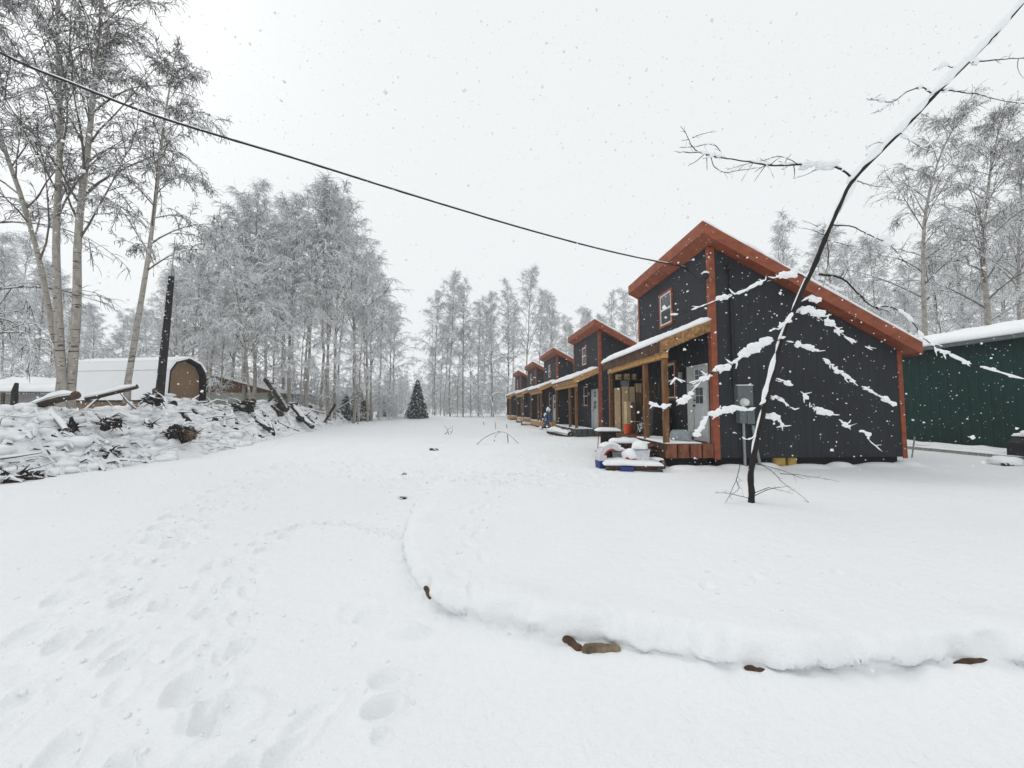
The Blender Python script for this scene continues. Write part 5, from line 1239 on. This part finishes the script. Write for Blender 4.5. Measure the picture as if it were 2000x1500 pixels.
def branch(pts, Y, dy, r, load=0, cl=None, tw_=6, seed=0, twl=.16):
    """one branch: bark polyline with small twigs; its snow is a part of the branch"""
    P = catmull(SP(pts, Y, dy), 5); n = len(P); P = P + np.cumsum(R.normal(0, .0035, P.shape), 0)
    brn = MB(); snow = MB()
    rr = np.linspace(r, r * .35, n); brn.tube(P, rr, 6)
    i = 0; load *= 1.75
    while load and i < n - 2:
        m = int(R.integers(3, 11)); seg = P[i:i + m]
        if len(seg) > 2:
            k = np.clip(np.minimum(np.arange(len(seg)) + .3, np.arange(len(seg))[::-1] + .3), .3, 1)
            snow.tube(seg + [0, 0, r + load * .4], load * k * R.uniform(.5, 1.35) * (1 + .3 * R.normal(size=len(seg))).clip(.45, 1.7), 7, 0, True, .15)
        i += m + int(R.integers(0, 4))
    for a, c_, num, q in (cl or []): clump(snow, P[int(a * (n - 1)):max(int(c_ * (n - 1)) + 1, int(a * (n - 1)) + 2)], num, q, seed + int(a * 97))
    for k in range(int(tw_ * 2.2)):
        j = int(R.integers(max(1, n // 5), n - 1)); d = unit(unit(P[min(j + 1, n - 1)] - P[j - 1]) + R.normal(0, .8, 3) * [1, .6, 1]); L = twl * R.uniform(.4, 1.2)
        q = np.array([P[j], P[j] + d * L * .5, P[j] + d * L + R.normal(0, .02, 3)]); brn.tube(q, [r * .4, r * .32, r * .15], 4)
        if load and R.random() < .7: snow.tube(q + [0, 0, load * .35], np.array([.45, .6, .3]) * load * R.uniform(.7, 1.2), 6, 0, True, .2)
    bo = brn.build('branch', M_SAPL, sap, True)
    if snow.v: snow_part(snow, bo)
# high left branch
branch([(1668, 350), (1645, 333), (1618, 325), (1570, 322), (1520, 322), (1480, 318), (1430, 310), (1390, 305), (1365, 297)], 5.45, -.3, .015, .010, [(.2, .42, 16, .055), (.80, .98, 5, .03)], 10, 1, .22)
branch([(1365, 297), (1352, 282), (1342, 262), (1330, 246)], 5.15, 0, .007, 0, None, 2, 2, .1)
branch([(1365, 297), (1345, 295), (1318, 292)], 5.15, 0, .006, .006, None, 2, 3, .1); branch([(1410, 308), (1405, 290), (1390, 279), (1355, 285), (1326, 286)], 5.18, 0, .006, .007, None, 3, 4, .1)
branch([(1352, 270), (1370, 263), (1395, 259)], 5.15, 0, .005, .004, None, 1, 5, .08); branch([(1345, 272), (1330, 274)], 5.15, 0, .005, .005, None, 0, 5)
branch([(1388, 305), (1395, 325), (1415, 337), (1450, 330), (1490, 325)], 5.2, .1, .006, .007, None, 4, 6, .12); branch([(1560, 322), (1525, 305), (1490, 312), (1440, 325), (1420, 332)], 5.3, 0, .005, .005, None, 4, 7, .1)
branch([(1600, 328), (1575, 343), (1550, 350)], 5.35, 0, .005, .006, None, 1, 8, .08)
# upper left / right small branches
branch([(1818, 182), (1800, 172), (1770, 180), (1740, 200), (1715, 196), (1690, 190)], 5.1, -.1, .009, .012, None, 4, 9, .12); branch([(1742, 200), (1722, 215), (1702, 222)], 5.05, 0, .006, .012, None, 2, 10, .08)
branch([(1885, 132), (1860, 128), (1842, 127), (1826, 133)], 5.0, 0, .007, .010, None, 1, 11, .06)
branch([(1900, 122), (1935, 118), (1975, 114), (2010, 115)], 4.95, 0, .008, .004, [(0, .12, 4, .035)], 3, 12, .1); branch([(1988, 116), (1987, 130), (1993, 145), (2005, 155)], 4.95, 0, .004, 0, None, 0, 13)
branch([(1836, 177), (1870, 180), (1910, 185), (1955, 196), (2010, 202)], 5.1, 0, .008, .008, [(0, .15, 4, .03)], 5, 14, .1)
branch([(1758, 260), (1775, 275), (1800, 292), (1830, 275)], 5.25, .1, .006, .008, [(.1, .35, 4, .03)], 4, 15, .12); branch([(1735, 282), (1712, 280), (1690, 290)], 5.3, 0, .006, .007, None, 3, 16, .08)
branch([(1672, 352), (1700, 358), (1742, 361)], 5.45, 0, .006, .006, None, 2, 17, .08); branch([(1700, 315), (1690, 303), (1686, 306)], 5.4, 0, .005, .003, None, 0, 18)
# mid
branch([(1628, 440), (1665, 442), (1690, 452), (1720, 466), (1740, 475), (1765, 500), (1782, 520)], 5.58, .15, .009, .005, [(.3, .5, 3, .03), (.62, .72, 8, .05)], 5, 19, .14)
branch([(1615, 470), (1660, 480), (1690, 484)], 5.6, 0, .005, .004, [(.1, .25, 2, .03)], 3, 20, .1); branch([(1612, 452), (1590, 440), (1568, 430)], 5.6, 0, .005, .003, [(.0, .3, 4, .035)], 1, 21, .08); branch([(1610, 458), (1585, 450), (1555, 445)], 5.6, 0, .005, .005, None, 1, 22, .08)
branch([(1600, 535), (1630, 537), (1652, 550), (1672, 573), (1690, 590), (1712, 602)], 5.6, -.1, .016, .0, None, 3, 23, .14)
branch([(1710, 600), (1740, 598), (1775, 618), (1800, 655), (1825, 678), (1850, 692)], 5.5, -.3, .009, .010, [(.75, 1., 5, .03)], 5, 24, .14)
branch([(1850, 692), (1900, 713), (1945, 728), (2005, 746)], 5.2, -.2, .007, .009, [(.2, .25, 2, .03), (.5, .55, 2, .03)], 3, 25, .1)
branch([(1612, 460), (1617, 500), (1613, 535), (1608, 560)], 5.5, 0, .006, 0, None, 5, 26, .2)
# left long loaded branch over the red post
branch([(1578, 545), (1555, 533), (1520, 540), (1490, 550), (1455, 567), (1425, 577), (1390, 590), (1350, 605), (1312, 612)], 5.7, -.3, .010, .011, [(.10, .28, 9, .05), (.38, .44, 4, .025), (.66, .76, 5, .035), (.95, 1., 2, .02)], 9, 27, .14)
branch([(1549, 612), (1535, 630), (1518, 640), (1500, 650)], 5.73, 0, .008, .014, [(.2, .7, 6, .03)], 3, 28, .1)
branch([(1535, 660), (1505, 668), (1480, 672), (1450, 695), (1425, 715), (1400, 722), (1375, 740), (1345, 748), (1312, 733)], 5.76, -.3, .010, .016, [(.12, .38, 26, .055), (.5, .62, 10, .048), (.70, .78, 6, .045)], 8, 29, .16)
branch([(1400, 722), (1380, 735), (1360, 758), (1340, 785), (1328, 790)], 5.5, -.1, .007, .010, [(.45, 1., 14, .042)], 3, 30, .1)
branch([(1505, 775), (1470, 800), (1435, 797), (1405, 803), (1385, 812), (1372, 835), (1360, 850)], 5.82, -.2, .009, .014, [(.28, .62, 22, .042), (.8, 1., 10, .038)], 4, 31, .12)
branch([(1480, 850), (1460, 862), (1442, 852), (1432, 848)], 5.84, 0, .006, .012, None, 1, 32, .06); branch([(1312, 792), (1290, 797), (1265, 787)], 5.4, 0, .006, .014, [(.3, 1, 5, .02)], 1, 33, .06)
# right loaded branches
branch([(1560, 610), (1580, 605), (1605, 620), (1628, 635), (1650, 655), (1680, 672), (1708, 680)], 5.74, .15, .009, .013, [(.05, .32, 14, .05), (.38, .6, 10, .042)], 8, 34, .16)
branch([(1535, 668), (1558, 672), (1580, 682), (1595, 690)], 5.77, .1, .007, .014, [(.3, .9, 12, .04)], 3, 35, .1)
branch([(1608, 702), (1625, 715), (1645, 730), (1668, 745)], 5.8, .1, .006, .014, [(.2, .6, 6, .03), (.8, 1, 4, .025)], 5, 36, .12); branch([(1682, 757), (1700, 765), (1728, 780), (1752, 793)], 5.9, .1, .006, .014, None, 3, 37, .08)
branch([(1515, 740), (1540, 748), (1560, 762), (1578, 780), (1600, 800), (1620, 806), (1640, 822), (1652, 832)], 5.8, .15, .008, .011, [(.08, .22, 6, .035), (.48, .72, 12, .04), (.9, 1, 4, .03)], 7, 38, .14)
branch([(1505, 780), (1520, 778), (1535, 792), (1552, 806)], 5.82, .05, .006, .012, [(.1, .5, 8, .035)], 3, 39, .1); branch([(1495, 815), (1515, 820), (1530, 838)], 5.83, 0, .006, .012, [(.1, .7, 9, .045)], 4, 40, .12)
branch([(1680, 845), (1700, 850), (1695, 860), (1730, 890)], 5.95, .1, .005, .012, [(.0, .3, 3, .03)], 2, 41, .1)
branch([(1565, 590), (1585, 580), (1600, 585)], 5.73, 0, .005, .012, [(.5, 1, 5, .04)], 2, 42, .1); branch([(1590, 540), (1620, 560), (1650, 568)], 5.68, 0, .005, .010, [(.3, .5, 2, .03)], 4, 43, .12)
# snowless shoots at the foot
for k, pts in enumerate([[(1475, 905), (1500, 915), (1530, 945), (1560, 965), (1582, 982)], [(1470, 965), (1500, 952), (1520, 957), (1548, 965)], [(1475, 968), (1505, 955), (1535, 948)], [(1446, 905), (1438, 935), (1425, 960), (1410, 985)], [(1438, 938), (1442, 955), (1425, 972)],
                         [(1525, 925), (1570, 930), (1640, 943)], [(1470, 975), (1430, 965), (1395, 960)], [(1480, 905), (1530, 920), (1570, 935)]]):
    branch(pts, 5.75, .1, .0055, 0, None, 2, 60 + k, .12)

# ------------------------------------------------------------------ small plants and stones in the snow
def weed(px, py, Y, lines, r, label, name='dry_weed', snowr=.0):
    B = at(px, py, Y); B[2] = ground_z(B[0], B[1])
    b = MB(); s2 = MB()
    for L in lines:
        P = catmull(np.array([at(a, c_, Y) for a, c_ in L]), 4) - B; P += np.cumsum(R.normal(0, .004, P.shape), 0)
        b.tube(P, np.linspace(r, r * .45, len(P)), 5)
        if snowr: s2.tube(P + [0, 0, r], np.full(len(P), snowr) * R.uniform(.4, 1.2, len(P)), 6, 0, True, .1)
    o = empty(name, B, 0, label, 'plant'); b.build('stems', M_SAPL if not snowr else M_LIMB, o)
    if snowr: s2.build('snow_cover', SNOW, o, True)
weed(992, 867, 16.5, [[(993, 868), (990, 840), (989, 810), (985, 770), (965, 768), (958, 775)], [(930, 868), (950, 852), (975, 843), (992, 848), (1015, 868)], [(965, 862), (968, 850), (977, 843)], [(960, 848), (975, 842)]], .02, 'thin bare stem rising over a bent snowy branch in the middle of the lane', 'bent_branch', .02)
weed(968, 840, 22, [[(968, 838), (967, 815), (962, 790), (958, 775)], [(945, 830), (944, 812), (940, 790)], [(967, 815), (975, 800)], [(952, 772), (940, 772), (935, 780)]], .018, 'pair of thin snowy shoots standing behind the bent branch', 'young_shoot', .022)
weed(876, 847, 22, [[(870, 848), (876, 838), (884, 832)], [(876, 849), (874, 838), (868, 830)], [(880, 848), (884, 840), (884, 834)], [(868, 848), (880, 842)]], .018, 'little dry shrub poking out of the snow left of the bent branch', 'dry_shrub', .012)
for k, (px, py, z, r, lab) in enumerate([(848, 880, 0, .12, 'dark stone poking from the trampled snow in the lane'), (787, 974, 0, .055, 'small dark stone showing in a hollow at the end of the log edging'), (790, 925, 0, .05, 'tiny dark stone in the snow of the lane')]):
    p = gp(px, py, z); p[2] = ground_z(p[0], p[1]) + r * .1; b = MB(); b.blob((0, 0, 0), (r * 1.3, r, r * .6), 0, k, 10, 7, .3); tag(b.build('stone', M_GAPEARTH, None, False, p), lab, 'stone')
# edging logs in the terrace lip
for k, (a, c_, Y0, Y1, r, lab) in enumerate([((1138, 1268), (1210, 1264), 2.475, 2.46, .034, 'bare brown edging log showing under the snow lip in front'),
                                            ((1102, 1243), (1136, 1266), 2.58, 2.50, .026, 'dark end of an edging log left of the bare brown one'),
                                            ((1455, 1300), (1495, 1304), 2.40, 2.40, .016, 'dark sliver of edging log under the middle of the snow lip'),
                                            ((1862, 1299), (1950, 1284), 2.42, 2.46, .018, 'curved dark root at the right end of the snow lip'),
                                            ((830, 1150), (842, 1172), 3.38, 3.24, .022, 'dark end of edging log at the left bend of the snow lip')]):
    A, B = gp(*a, .03), gp(*c_, .03); M_ = (A + B) / 2; M_[2] = ground_z(M_[0], M_[1]) + r * .25; A[2] = B[2] = M_[2]; random.seed(k + 3); n = 9
    o = empty('edging_log', M_, 0, lab, 'log', 'edging logs under the snow lip'); d = B - A; L = np.linalg.norm(d); q = np.random.default_rng(k)
    b = MB(); P = [d * (t - .5) + np.array([0, 0, .006 * math.sin(7 * t) - .5 * r * abs(2 * t - 1) ** 3]) for t in np.linspace(0, 1, n)]
    b.tube(P, r * (1 + .1 * np.sin(np.arange(n) * 2. + k)) * np.r_[.75, np.ones(n - 2), .7], 14, 0, True, .05, 1); b.build('bark', [M_LOGSTEP if k == 0 else M_DKWOOD, M_LOGE], o, True)
# snow crumbs kicked out along the trails
b = MB(); q = np.random.default_rng(12)
near = [p for p in PITS if 1.5 < p[1] < 9]
for i in range(1500):
    p = near[int(q.integers(len(near)))]; r = .004 + .014 * q.random() ** 3; x = p[0] + q.normal(0, .16); y = p[1] + q.normal(0, .16)
    b.blob((x, y, ground_z(x, y) + r * .3), (r * q.uniform(.8, 1.5), r * q.uniform(.8, 1.4), r * .8), 0, i, 6, 4, .3)
tag(b.build('snow_crumbs', SNOW, None, True), 'crumbs of snow kicked up along the foot trails', 'snow crumbs', kind='stuff')

# ------------------------------------------------------------------ falling snow
def flakes(n, ymax, seed, rmin, rmax, ymin=1.6):
    R = np.random.default_rng(seed); Y = ymin + (ymax - ymin) * R.random(n) ** (1 / 2.2)
    X = R.uniform(-1.4, 1.4, n) * Y; Z = EYE + Y * R.uniform(-.85, 1.1, n); k = (Z > .1)
    C_ = np.stack([X, Y, Z], 1)[k]; n = len(C_); r = R.uniform(rmin, rmax, n) * R.uniform(.6, 1.2, n)
    D = np.array([[1, 0, 0], [-1, 0, 0], [0, 1, 0], [0, -1, 0], [0, 0, 1], [0, 0, -1]], float)
    Rm = R.normal(size=(n, 3, 3)); Q_, _ = np.linalg.qr(Rm); S = r[:, None, None] * R.uniform(.55, 1.35, (n, 6, 1))
    V = C_[:, None, :] + np.einsum('kd,nde->nke', D, Q_) * S
    F = np.array([[0, 2, 4], [2, 1, 4], [1, 3, 4], [3, 0, 4], [2, 0, 5], [1, 2, 5], [3, 1, 5], [0, 3, 5]])
    return V.reshape(-1, 3), (np.arange(n)[:, None, None] * 6 + F[None]).reshape(-1, 3)
V1, F1 = flakes(26000, 17, 5, .004, .0125); V2, F2 = flakes(1100, 9, 6, .010, .022, 2.4)
V3, F3 = flakes(110, 8, 16, .018, .032, 3.0); V2 = np.vstack([V2, V3]); F2 = np.vstack([F2, F3 + len(V2) - len(V3)])
fl = np_mesh('falling_snow', np.vstack([V1, V2]), np.vstack([F1, F2 + len(V1)]), SNOW, None, True)
tag(fl, 'snowflakes falling through the air over the whole yard', 'snowfall', kind='stuff')

# ------------------------------------------------------------------ haze of the snowfall
HAZE = .0013
b = MB(); b.box(-352, -352, -2.5, 352, 352, 30)
m = bpy.data.materials.new('snowfall_haze'); m.use_nodes = True; N = m.node_tree.nodes; N.clear()
v = N.new('ShaderNodeVolumePrincipled'); v.inputs['Color'].default_value = (.97, .98, 1, 1); v.inputs['Density'].default_value = HAZE; v.inputs['Anisotropy'].default_value = .2
ou = N.new('ShaderNodeOutputMaterial'); m.node_tree.links.new(v.outputs[0], ou.inputs['Volume'])
tag(b.build('haze', m), kind='stuff')
